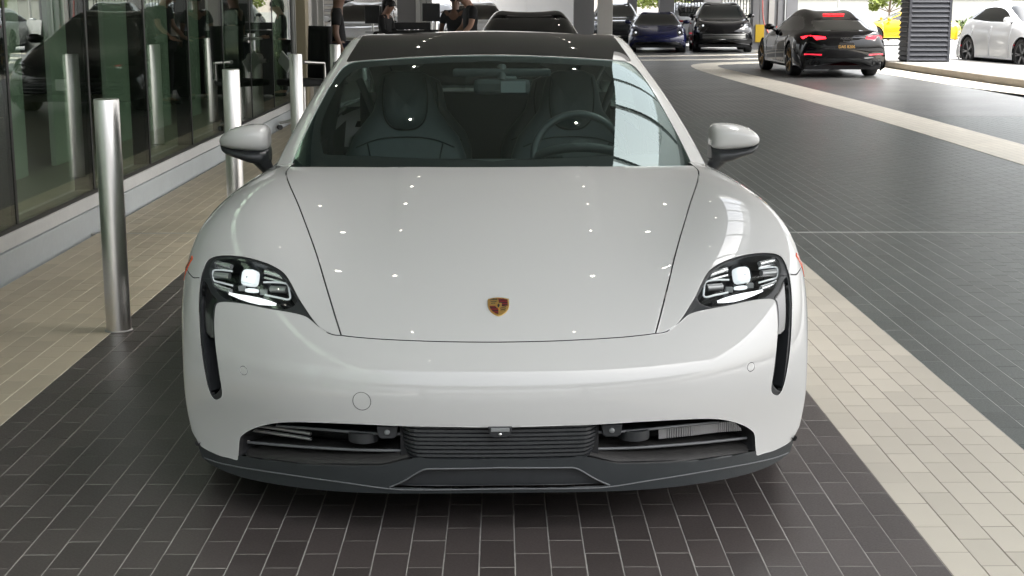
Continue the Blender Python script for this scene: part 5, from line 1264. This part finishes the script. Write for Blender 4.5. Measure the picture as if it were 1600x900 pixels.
# ------------------------------------------------------------------ bollards
def make_bollard():
    r = empty('bollard', (0, 0, 0), 0)
    MB().lathe([(.0575, 0.002), (.0575, 1.083), (.0560, 1.0865), (.052, 1.0875), (.0003, 1.0877)], n=40).build('post', M['steel'], r)
    MB().lathe([(.0578, .0), (.0655, .0), (.064, .004), (.0578, .005)], n=40).build('base_ring', mat('pale_sealant', (.42, .41, .39), .7), r)
    return r
first = None
ord_ = ['nearest', 'second', 'third', 'fourth', 'fifth', 'sixth', 'seventh', 'eighth', 'ninth', 'tenth', 'eleventh', 'twelfth', 'thirteenth']
for i in range(12):
    y = 6.572+3.07*i
    if first is None: first = o = make_bollard()
    else:
        o = first.copy(); COL.objects.link(o)
        for ch in first.children: c = ch.copy(); COL.objects.link(c); c.parent = o
    o.location = (-1.808, y, .0015); o.rotation_euler.z = i*1.3
    tag(o, '%s brushed steel bollard %s' % (ord_[i], ['standing alone in the left foreground', 'rising behind the left door mirror', 'beside the left windscreen pillar', 'just clear of the roof on the left'][i] if i < 4 else 'of the row running away beyond the white car roof'), 'bollard', 'steel bollards along the pavement edge')

# ------------------------------------------------------------------ canopy: ceiling with light well, beams and downlights
CZ = 5.0
M['ceiling'] = mat('pale_ceiling_panel', (.30, .295, .285), .7)
M['beam_dark'] = mat('grey_steel_beam', (.12, .13, .13), .5)
M['well'] = mat('white_light_well_paint', (.82, .82, .80), .6)
M['down'] = mat('downlight', (1, 1, 1), .5, emit=(1., .93, .80), estr=16)
WX0, WX1, WY0, WY1 = 1.62, 3.15, 5.3, 12.1
def ceil(a, b): return tag(box('ceiling', (a[0], a[1], CZ), (b[0], b[1], CZ+.25), M['ceiling']), kind='structure')
EAST = 10.6
ceil((-3.4, 0.6), (WX0, 53)); ceil((WX1, 0.6), (EAST, 60)); ceil((WX0+.001, 0.6), (WX1-.001, WY0)); ceil((WX0+.001, WY1), (WX1-.001, 60)); ceil((-14, 21.2), (-3.402, 45))
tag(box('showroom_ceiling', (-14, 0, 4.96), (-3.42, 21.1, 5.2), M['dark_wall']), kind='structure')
lw = empty('light_well', (0, 0, CZ), 0, 'long roof light well with white sides and cross beams over the lane', 'light well')
for a, b in (((WX0-.06, WY0, .25), (WX0, WY1, 1.1)), ((WX1, WY0, .25), (WX1+.06, WY1, 1.5)), ((WX0, WY0-.06, .25), (WX1, WY0, .5)), ((WX0, WY1, .25), (WX1, WY1+.06, .5))): box('well_side', a, b, M['well'], lw)
for k in range(5): box('beam', (WX0+.002, 5.6+1.3*k, .26), (WX1-.002, 5.66+1.3*k, .34), M['beam_dark'], lw)
dl = None
def downlight(x, y):
    global dl
    if dl is None:
        dl = empty('downlight', (0, 0, 0)); MB().lathe([(.0005, -.006), (.015, -.006), (.018, -.002)], n=16).build('lamp_disc', M['down'], dl); MB().lathe([(.019, 0), (.027, -.012), (.055, -.010), (.058, 0)], n=16).build('ring', M['alu'], dl); o = dl
    else:
        o = dl.copy(); COL.objects.link(o)
        for ch in dl.children: c = ch.copy(); COL.objects.link(c); c.parent = o
    o.location = (x, y, CZ-.003)
    tag(o, 'small round white downlight recessed in the pale canopy ceiling', 'downlight', 'downlights in the canopy ceiling')
for i_, y in enumerate(np.arange(2.25, 34, 2.1)):
    for x in (-1.05, 1.05): downlight(x, y)
    if i_ % 2: downlight(4.6, y); downlight(7.2, y)
    if i_ % 3 == 1: downlight(-2.35, y)

M['fill_lamp'] = mat('fill_lamp_glow', (1, 1, 1), .5, emit=(.95, 1., .93), estr=.8)  # row of strips added and sized to light the screen panels
sl = None
for y in np.arange(1, 19, 2.2):
    for x in (-3.22,):
        if sl is None: sl = o = MB().box((-.25, -.98, 4.88), (.09, .98, 4.92)).build('screen_fill_lamp', M['fill_lamp'])
        else: o = sl.copy(); COL.objects.link(o)
        o.location = (x, y, 0); tag(o, 'long white strip lamp added inside the showroom to light the screen panels', 'ceiling lamp', 'strip lamps added to light the screen panels')

M['added_canopy'] = mat('added_dark_canopy', (.10, .10, .10), .7)  # unseen slab on posts, added so the bumper mirrors a dark band
fc = tag(box('canopy', (-16, -15, 4.6), (22, -6.5, 5.1), M['added_canopy']), 'flat dark canopy added behind the camera for its reflection in the bumper', 'canopy')
for i, x in enumerate((-14, -4.5, 6, 16)): box('added_canopy_post', (x, -10.9, -.09), (x+.35, -10.55, 4.6), M['added_canopy'], fc)

# ------------------------------------------------------------------ everything else, placed in the world
build_hero()
P_BLACK = paint('black_car_paint', (.004, .004, .005))
P_NAVY = paint('navy_car_paint', (.004, .006, .04))
P_GREY = paint('dark_grey_car_paint', (.02, .022, .024))
P_WHITE = paint('white_car_paint', (.74, .75, .76))
P_SILVER = paint('silver_car_paint', (.40, .42, .44))
P_YELLOW = paint('yellow_car_paint', (.60, .38, .008))
M['bronze_rim'] = mat('bronze_rim', (.30, .19, .08), .35, .8)
# car() origin is the nose; +Y runs to the tail.  heading 0 = facing the camera
c = make_car('sedan', 'car', 'black saloon driving away with brake lights on, orange number plate', 'car', P_BLACK, (7.16, 35.2, 0), pi+radians(1.2), wheels=M['bronze_rim'], brake=True,
             plate=('plate_text', 5.052, .66, 'DAS 8206', M['plate_gold'], M['plate_black'], .085))
bl = MB().cbox((0, 0, 0), (.46, .03, .014)).build('high_brake_light', M['brake_on'], c, bevel=.004); bl.location = (0, 3.84, 1.318)
text3('badge_word', 'PORSCHE', .062, M['letter_metal'], c, (0, 5.050, .800), 1)
text3('model_word', 'Panamera', .040, M['letter_metal'], c, (0, 5.052, .755), 1)
for s_ in (1, -1):
    for k in (0, .12): MB().lathe([(.036, .02), (.042, -.005), (.045, .09)], (s_*(.60+k), 5.0, .315), 16, 'y').build('exhaust_tip', M['black_satin'], c)
make_car('sedan', 'car', 'black saloon parked behind the white car, only its dark windscreen and roof in view', 'car', P_BLACK, (.45, 20.0, 0), 0, lights=False, plate=('plate_text', -.012, .42, 'B', M['dark_letter'], M['plate_white'], .10))
make_car('coupe', 'car', 'dark blue sports coupe parked facing the camera beside the pale pillar', 'car', P_NAVY, (5.03, 46.0, 0), radians(-5), group='cars parked at the far end')
make_car('suv', 'car', 'black sport utility parked facing the camera with silver grille bars', 'car', P_BLACK, (7.2, 46.3, 0), radians(-5), group='cars parked at the far end', trim=M['alu'])
make_car('suv', 'car', 'dark grey sport utility half hidden behind the dark blue coupe', 'car', P_GREY, (4.15, 51.5, 0), radians(-3), group='cars parked at the far end')
make_car('suv', 'car', 'silver-grey sport utility seen from behind between the blue coupe and the black one', 'car', P_SILVER, (7.1, 58.0, 0), pi+radians(2), group='cars parked at the far end')
make_car('suv', 'car', 'white sport utility with dark spoked wheels beyond the kerb at right', 'car', P_WHITE, (13.2, 32.7, 0), radians(7), wheels=M['rim'])
make_car('coupe', 'car', 'bright yellow sports car half hidden behind the louvred pillar', 'car', P_YELLOW, (13.9, 58.0, 0), radians(-96), lights=False)
make_car('sedan', 'car', 'silver saloon whose pale roof shows above the black saloon', 'car', P_SILVER, (11.1, 50.5, 0), pi)
make_car('suv', 'car', 'white sport utility parked behind the standing person on the left', 'car', P_WHITE, (-3.7, 36.0, 0), radians(-4), group='white cars behind the forecourt')
make_car('suv', 'car', 'small white car beyond the monitor, seen past the desk', 'car', P_WHITE, (-2.2, 49.0, 0), radians(4), group='white cars behind the forecourt')
make_car('suv', 'car', 'white car behind the man in the black t-shirt', 'car', P_WHITE, (-.62, 41.0, 0), radians(3), group='white cars behind the forecourt')

# ---- people
person((-.46, 22.0, 0), radians(-75), 'man in black t-shirt with bent head and bare forearm above the car roof', M['skin'], M['cloth_black'], M['cloth_dark'], M['hair_grey'],
       dict(head0=(0, -.07, 1.52), head1=(0, -.13, 1.58), top=(0, -.16, 1.66), neck=(0, -.01, 1.45), elL=(.22, -.04, 1.16), wrL=(.20, -.22, .99), haL=(.18, -.30, .96), elR=(-.22, -.04, 1.16), wrR=(-.20, -.22, .99), haR=(-.18, -.30, .96)), h=1.82)
person((-.72, 23.2, 0), radians(160), 'dark-haired person in dark clothes standing behind the man in black t-shirt', M['skin_dark'], M['cloth_dark'], M['cloth_dark'], M['hair_black'], {}, h=1.74)
person((-1.92, 24.2, 0), radians(70), 'woman in black with dark pinned-up hair looking down at the desk', M['skin'], M['cloth_black'], M['cloth_black'], M['hair_black'],
       dict(head0=(0, -.05, 1.52), head1=(0, -.10, 1.59), top=(0, -.12, 1.67), elL=(.22, -.05, 1.15), wrL=(.16, -.26, 1.06), haL=(.13, -.34, 1.05), elR=(-.22, -.05, 1.15), wrR=(-.16, -.26, 1.06), haR=(-.13, -.34, 1.05)), h=1.64, long_hair=True, sleeves='long')
person((-2.12, 18.9, 0), radians(95), 'person in dark t-shirt standing side-on beyond the black swivel chair', M['skin_dark'], M['cloth_black'], M['cloth_navy'], M['hair_black'], {}, h=1.78)

# ---- valet desk, monitors, bar table, chair, bin
M['desk'] = mat('black_desk_laminate', (.012, .012, .013), .35)
d = empty('desk', (-1.15, 24.6, 0), 0, 'long black reception desk with raised back behind the row of bollards', 'desk')
box('desk_top', (-.75, -.35, 1.05), (1.0, .35, 1.09), M['desk'], d, bevel=.005); box('front_panel', (-.72, -.30, .02), (.97, -.27, 1.05), M['desk'], d)
box('side_panel', (-.72, -.27, .02), (-.69, .30, 1.05), M['desk'], d); box('side_panel', (.94, -.27, .02), (.97, .30, 1.05), M['desk'], d); box('raised_shelf', (-.70, .1, 1.10), (.0, .34, 1.22), M['desk'], d, bevel=.004)
def monitor(x, y, z, w, label, rz=0.):
    m = empty('monitor', (x, y, z), rz, label, 'monitor')
    MB().cbox((0, 0, .30), (w, .03, .30)).build('screen_case', M['black_satin'], m, bevel=.006)
    MB().tube([(0, .03, .30), (0, .04, .12), (0, .02, .012)], .02, 8).build('stand', M['alu'], m)
    MB().cbox((0, 0, .006), (.24, .18, .012)).build('foot', M['black_satin'], m, bevel=.003)
    return m
monitor(-1.17, 24.5, 1.09, .30, 'black monitor on the desk seen from behind with a silver stand')
monitor(-2.20, 24.9, 1.05, .26, 'small black monitor left of the woman at the desk')
tb = empty('table', (-1.88, 20.4, 0), 0, 'high round table with a pale top left of the woman', 'table')
MB().lathe([(.0005, 1.06), (.34, 1.06), (.345, 1.05), (.34, 1.03), (.0005, 1.03)], n=32).build('tabletop', M['white_frame'], tb); MB().cyl((0, 0, .02), (0, 0, 1.03), .035, n=14).build('table_leg', M['satin_metal'], tb); MB().lathe([(.0005, .02), (.24, .015), (.25, .0)], n=24).build('foot', M['satin_metal'], tb)
dsh = tag(MB().lathe([(.0005, .004), (.10, .006), (.155, .03), (.165, .032), (.11, 0), (.0005, 0)], n=28).build('dish', mat('white_ceramic', (.75, .75, .73), .25)), 'shallow white dish on the high round table', 'dish'); dsh.location = (-1.84, 20.35, 1.061)
# the second small table further left
def swivel_chair(x, y, rz, label):
    c = empty('office_chair', (x, y, 0), rz, label, 'chair')
    MB().cbox((0, 0, .58), (.50, .48, .08)).build('seat', M['cloth_black'], c, bevel=.03)
    b = MB().grid([[(t*.23, .24+.03*abs(t)*-1+.05*(z-.62), z) for t in np.linspace(-1, 1, 7)] for z in (.62, .8, 1.0, 1.18, 1.26)]).build('backrest', M['cloth_black'], c, fix=False)
    so = b.modifiers.new('solid', 'SOLIDIFY'); so.thickness = .05
    for s_ in (1, -1): MB().tube([(s_*.26, .15, .60), (s_*.28, .13, .82), (s_*.28, -.16, .84)], [.018, .018, .025], 8).build('armrest', M['satin_metal'], c)
    MB().cyl((0, 0, .12), (0, 0, .55), .03, n=12).build('gas_post', M['satin_metal'], c)
    for k in range(5):
        a = 2*pi*k/5+.3; leg = MB().tube([(0, 0, .13), (.15*cos(a), .15*sin(a), .115), (.30*cos(a), .30*sin(a), .085)], [.025, .02, .016], 8).build('base_arm', M['alu'], c)
        MB().cyl((.30*cos(a)-.02, .30*sin(a), .032), (.30*cos(a)+.02, .30*sin(a), .032), .030, n=14).build('caster', M['black_satin'], leg)
    MB().cbox((.10, -.31, .84), (.24, .02, .17), Matrix.Rotation(radians(32), 3, 'Y')).build('white_tray', M['white_frame'], c, bevel=.01)
    return c
swivel_chair(-2.42, 17.6, radians(-50), 'black swivel chair with white tray and chrome castor base beside the glass wall')
tc_ = empty('litter_bin', (-2.28, 19.05, .001), 0, 'round chrome litter bin with domed lid near the entrance door', 'litter bin')
MB().lathe([(.15, 0), (.155, .02), (.155, .74), (.150, .75)], n=32).build('bin_body', M['steel'], tc_); MB().lathe([(.165, .75), (.172, .77), (.172, .84), (.150, .875), (.08, .89), (.0005, .892)], n=32).build('lid', M['steel'], tc_)
sg = empty('sandwich_board', (9.9, 48.2, 0), radians(20), 'small white folding sign board at the far end of the lane', 'sign')
for s_, r_ in ((1, 12), (-1, -12)): q = box('board', (-.3, -.012, .0), (.3, .012, 1.05), M['white_frame'], sg); q.rotation_euler.x = radians(r_); q.location.y = s_*.22

# ---- pillars and walls in the background
M['grey_wall'] = mat('pale_grey_render', (.52, .52, .51), .8, noise=.03, nscale=5, stain=.06, sscale=.5)
M['mid_grey'] = mat('mid_grey_cladding', (.20, .20, .205), .6, noise=.03, nscale=5)
M['pillar_pale'] = mat('pale_pillar_paint', (.44, .43, .41), .6)
w = tag(box('wall', (-2.9, 60.0, 0), (3.15, 60.3, 4.98), M['grey_wall']), 'long pale grey wall behind the white cars and the man in black', 'wall')
for i, x in enumerate((-2.9, -.9, 1.1)): box('wall_panel', (x+.01, 59.97, .05), (x+1.98, 60.0, 4.9), M['grey_wall'], w)
for i in range(4): box('white_trim', (3.16+.09*i, 59.9, 0), (3.22+.09*i, 60.0, 4.9), M['white_frame'], w)
w = tag(box('wall', (-14, 46.0, 0), (-5.1, 46.3, 4.98), M['grey_wall']), 'pale grey wall left of the louvred vent, beyond the entrance', 'wall')
vt = empty('wall_vent', (-5.35, 46.0, 0), 0, 'dark louvred vent panel beside the pale grey wall on the left', 'vent')
box('backing', (-.25, .02, 0), (.62, .1, 4.9), M['black_matte'], vt)
for i in range(28): MB().cbox((.185, 0, .2+.165*i), (.84, .03, .10), Matrix.Rotation(radians(-30), 3, 'X')).build('slat', M['mid_grey'], vt)
w = tag(box('wall', (-4.75, 47.0, 0), (-3.2, 47.3, 4.98), M['grey_wall']), 'narrow pale wall right of the louvred vent', 'wall')
cl = empty('column', (-2.05, 33.0, 0), 0, 'pale fluted column right of the woman at the desk', 'column')
box('shaft', (-.30, 0, 0), (.12, .3, 4.99), M['mid_grey'], cl)
for i in range(3): box('flute', (.125+.125*i, -.02, 0), (.235+.125*i, .28, 4.99), M['white_frame'], cl)
tag(box('pillar', (3.02, 44.5, 0), (3.46, 45.0, 4.99), M['pillar_pale'], bevel=.01), 'pale square pillar left of the dark blue coupe', 'pillar')
tag(box('wall', (2.35, 46.2, 0), (3.00, 46.5, 4.98), M['mid_grey']), 'dark grey wall strip left of the pale square pillar', 'wall')
pr = empty('pillar', (8.75, 50.0, 0), 0, 'grey clad pillar with bright ribs and red hose behind the black saloon', 'pillar')
box('core', (.0, .05, 0), (1.55, .6, 4.99), M['mid_grey'], pr)
for a, b, m_ in ((.0, .22, 'mid_grey'), (.24, .42, 'mid_grey'), (.55, .74, 'pillar_pale'), (.86, 1.0, 'mid_grey'), (1.10, 1.14, 'white_frame'), (1.16, 1.55, 'mid_grey')): box('cladding_panel', (a, .0, 0), (b, .049, 4.99), M[m_], pr)
box('yellow_guard', (.10, -.03, .25), (.40, .0, .85), mat('yellow_guard', (.55, .36, .02), .5), pr)
hz = tag(MB().tube(cr3([(9.02, 49.8, 3.2), (9.03, 49.8, 1.6), (9.08, 49.78, 1.0), (9.22, 49.7, .62), (9.42, 49.7, .42), (9.55, 49.8, .8)], 5), .022, 6).build('hose', mat('red_hose', (.45, .12, .10), .5)), 'thin red hose hanging down the grey clad pillar', 'hose')
gt = empty('gate', (6.55, 54.0, 0), 0, 'black wrought iron gate screen with mesh panel behind the black sport utility', 'gate')
M['iron'] = mat('black_iron', (.012, .012, .013), .45, .4)
for x in np.arange(0, 3.0, .115):
    if 1.0 < x < 1.72: continue
    MB().cyl((x, 0, .05), (x, 0, 3.2), .017, n=6).build('bar', M['iron'], gt)
for z in (.1, 1.1, 1.9, 3.2): box('rail', (-.05, -.02, z), (3.0, .02, z+.05), M['iron'], gt)
for x in np.arange(.06, 2.9, .23):
    if 1.0 < x < 1.72: continue
    for z in (1.3, 1.65, .7): MB().tube([(x+.075*cos(a), -.01, z+.11*sin(a)) for a in np.linspace(0, 2*pi, 12, endpoint=False)], .012, 5, closed=True).build('ornament', M['iron'], gt)
box('mesh_panel', (1.06, -.005, .1), (1.70, .005, 3.2), M['grey_wall'], gt)
tag(box('pillar', (5.9, 53.6, 0), (6.45, 54.0, 4.99), M['mid_grey']), 'grey pillar left of the black iron gate screen', 'pillar')
tag(box('pillar', (5.0, 56.6, 0), (5.35, 57.0, 4.99), M['mid_grey']), 'narrow grey pillar behind the dark grey sport utility', 'pillar')

# louvred pillar on the island
lp = empty('louvred_pillar', (9.95, 35.0, .15), radians(-3), 'large dark grey louvred metal pillar standing on the kerbed island', 'pillar')
M['louvre'] = mat('blue_grey_louvre_metal', (.045, .048, .058), .55, .1)
box('corner_post', (-.03, -.02, 0), (.03, .04, 4.84), M['louvre'], lp); box('corner_post', (.93, -.02, 0), (.99, .04, 4.84), M['louvre'], lp); box('core', (.0, .05, 0), (.96, .95, 4.84), M['black_matte'], lp)
for i in range(41):
    MB().cbox((.48, .02, .07+.116*i), (.90, .05, .095), Matrix.Rotation(radians(-28), 3, 'X')).build('slat', M['louvre'], lp)
    MB().cbox((-.01, .50, .07+.116*i), (.05, .88, .095), Matrix.Rotation(radians(28), 3, 'Y')).build('slat', M['louvre'], lp)
for x, y, l in ((10.2, 18.5, 'near'), (10.2, 52, 'far')):
    tag(box('canopy_pillar', (x, y-.4, .0), (x+.4, y, 4.99), M['louvre']), '%s square steel pillar at the canopy edge' % l, 'pillar')

# boundary walls and plants outside
M['white_wall'] = mat('white_boundary_wall', (.50, .49, .46), .8, noise=.03, nscale=6, stain=.06, sscale=.3)  # plain white wall colour with random stains
w = tag(box('wall', (11.0, 78.0, -.09), (60, 78.3, 1.78), M['white_wall']), 'long low white boundary wall across the road at right', 'wall')
box('wall_cap', (11.0, 77.95, 1.785), (60, 78.35, 1.84), M['white_wall'], w)
tag(box('wall', (3.5, 86.0, -.09), (10.9, 86.3, 4.0), mat('pale_brick_wall', (.62, .55, .48), .85, noise=.04, nscale=4)), 'pale pinkish wall behind the tree beyond the coupe', 'wall')
tag(box('wall', (3.3, 74.0, -.09), (10.95, 74.2, 1.15), M['white_wall']), 'low white wall beyond the parked cars', 'wall')
bd = empty('building', (30, 96, -.09), 0, 'pale building rising behind the white boundary wall at right', 'building')
box('wall', (-6, 0, 0), (30, 12, 9), M['white_wall'], bd)
for i in range(8): box('window', (-4+4*i, -.04, 3), (-2+4*i, -.002, 5), M['car_glass'], bd)
M['leaf'] = mat('leaf_green', (.085, .13, .025), .6, rndval=.35); M['leaf2'] = mat('yellow_green_leaf', (.16, .20, .03), .6, rndval=.35); M['bark'] = mat('bark', (.13, .09, .06), .85)
def leaves(centres, n, size, seed):
    r = np.random.default_rng(seed); V, F, A = [], [], []
    for (cx, cy_, cz, rx, ry, rz_) in centres:
        for i in range(n):
            d = r.normal(size=3); d /= np.linalg.norm(d); d *= r.random()**.45
            p = np.array([cx+d[0]*rx, cy_+d[1]*ry, cz+d[2]*rz_]); a = r.normal(size=3); a /= np.linalg.norm(a); b = np.cross(a, r.normal(size=3)); b /= np.linalg.norm(b); s_ = size*(.6+.8*r.random())
            o = len(V); V += [tuple(p-a*s_), tuple(p+b*s_*.45), tuple(p+a*s_), tuple(p-b*s_*.45)]; F.append((o, o+1, o+2, o+3)); A.append(r.random())
    me = bpy.data.meshes.new('leaves'); me.from_pydata(V, [], F); at = me.attributes.new('rnd', 'FLOAT', 'FACE'); at.data.foreach_set('value', np.array(A, np.float32)); me.update(); return me
def tree(x, y, label, h, z0, blobs, m, n, size, tr=.06, seed=1):
    t = empty('tree', (x, y, -.09), 0, label, 'tree')
    r = np.random.default_rng(seed); b = MB().tube([(0, 0, 0), (.03, 0, z0*.5), (-.02, .02, z0), (.05, 0, h*.8)], [tr, tr*.8, tr*.65, tr*.2], 8)
    for (cx, cy_, cz, *_r) in blobs: b.tube([(0, 0, z0*.95), (cx*.5, cy_*.5, (z0+cz)/2), (cx, cy_, cz)], [tr*.45, tr*.3, tr*.1], 6)
    b.build('trunk', M['bark'], t); o = link('crown', leaves(blobs, n, size, seed), t, m); return t
tree(17.8, 66.0, 'slim young tree in front of the white wall', 3.6, 1.35, [(-.5, 0, 1.75, .5, .4, .28), (.45, .1, 1.95, .6, .4, .4), (.1, 0, 2.6, .8, .6, .6), (-.75, 0, 1.5, .22, .2, .15), (.8, 0, 1.55, .25, .2, .2)], M['leaf2'], 260, .10, .06, 3)
tree(9.1, 80.0, 'bushy yellow-green tree beyond the dark blue coupe', 5, 1.4, [(-.9, 0, 2.1, 1.0, .8, .8), (.5, 0, 2.0, 1.1, .8, .9), (0, 0, 3.3, 1.6, 1.2, 1.2), (1.2, 0, 2.8, .9, .8, .8)], M['leaf2'], 700, .12, .09, 4)
def hedge(x0, x1, y, z0, z1, label, m, n, seed):
    r = np.random.default_rng(seed); bl = [(r.uniform(x0, x1), y+r.uniform(-.6, .6), r.uniform(z0, z1), .9, .6, .55) for _ in range(n)]
    h_ = link('hedge', leaves(bl, 150, .13, seed), None, m); tag(h_, label, 'hedge'); MBk = None; return h_
hedge(14, 26, 80, .9, 2.4, 'clipped green hedge showing over the white wall behind the black saloon', M['leaf'], 40, 5)
hedge(29, 34, 80, 1.2, 2.3, 'yellow-green shrubs over the white wall beside the white sport utility', M['leaf2'], 16, 6)
hedge(24.5, 26.3, 76.8, .1, .4, 'low round green shrub at the foot of the white wall', M['leaf'], 5, 8)
hedge(29.2, 31, 76.8, .1, .35, 'small green shrub left of the white sport utility', M['leaf'], 4, 9)
tag(MB().cyl((14.5, 62, -.09), (14.5, 62, 6), .06, .05, 10).build('lamp_post', M['alu']), 'thin silver lamp post behind the silver saloon roof', 'lamp post')
sheet_box('verge', 11, 60, 74.5, 78.0, -.02, mat('verge_soil', (.10, .11, .05), .9, noise=.3, nscale=3))
# buildings behind the camera, mirrored in paint and glass
M['behind'] = mat('distant_facade', (.38, .37, .35), .8)
for i, (x, y, w_, h_, lb) in enumerate(((-30, -42, 26, 7, 'wide low pale building far behind the camera'), (4, -48, 22, 5, 'low pale hall far behind the camera'), (34, -40, 24, 8, 'tall pale building far behind the camera to the right'))):
    b = empty('building', (x, y, -.09), 0, lb, 'building'); box('wall', (-w_/2, -8, 0), (w_/2, 0, h_), M['behind'], b)
    for k in range(int(w_/4)): box('window', (-w_/2+1+4*k, .002, 1.5), (-w_/2+3.4+4*k, .04, 3.4), M['car_glass'], b)
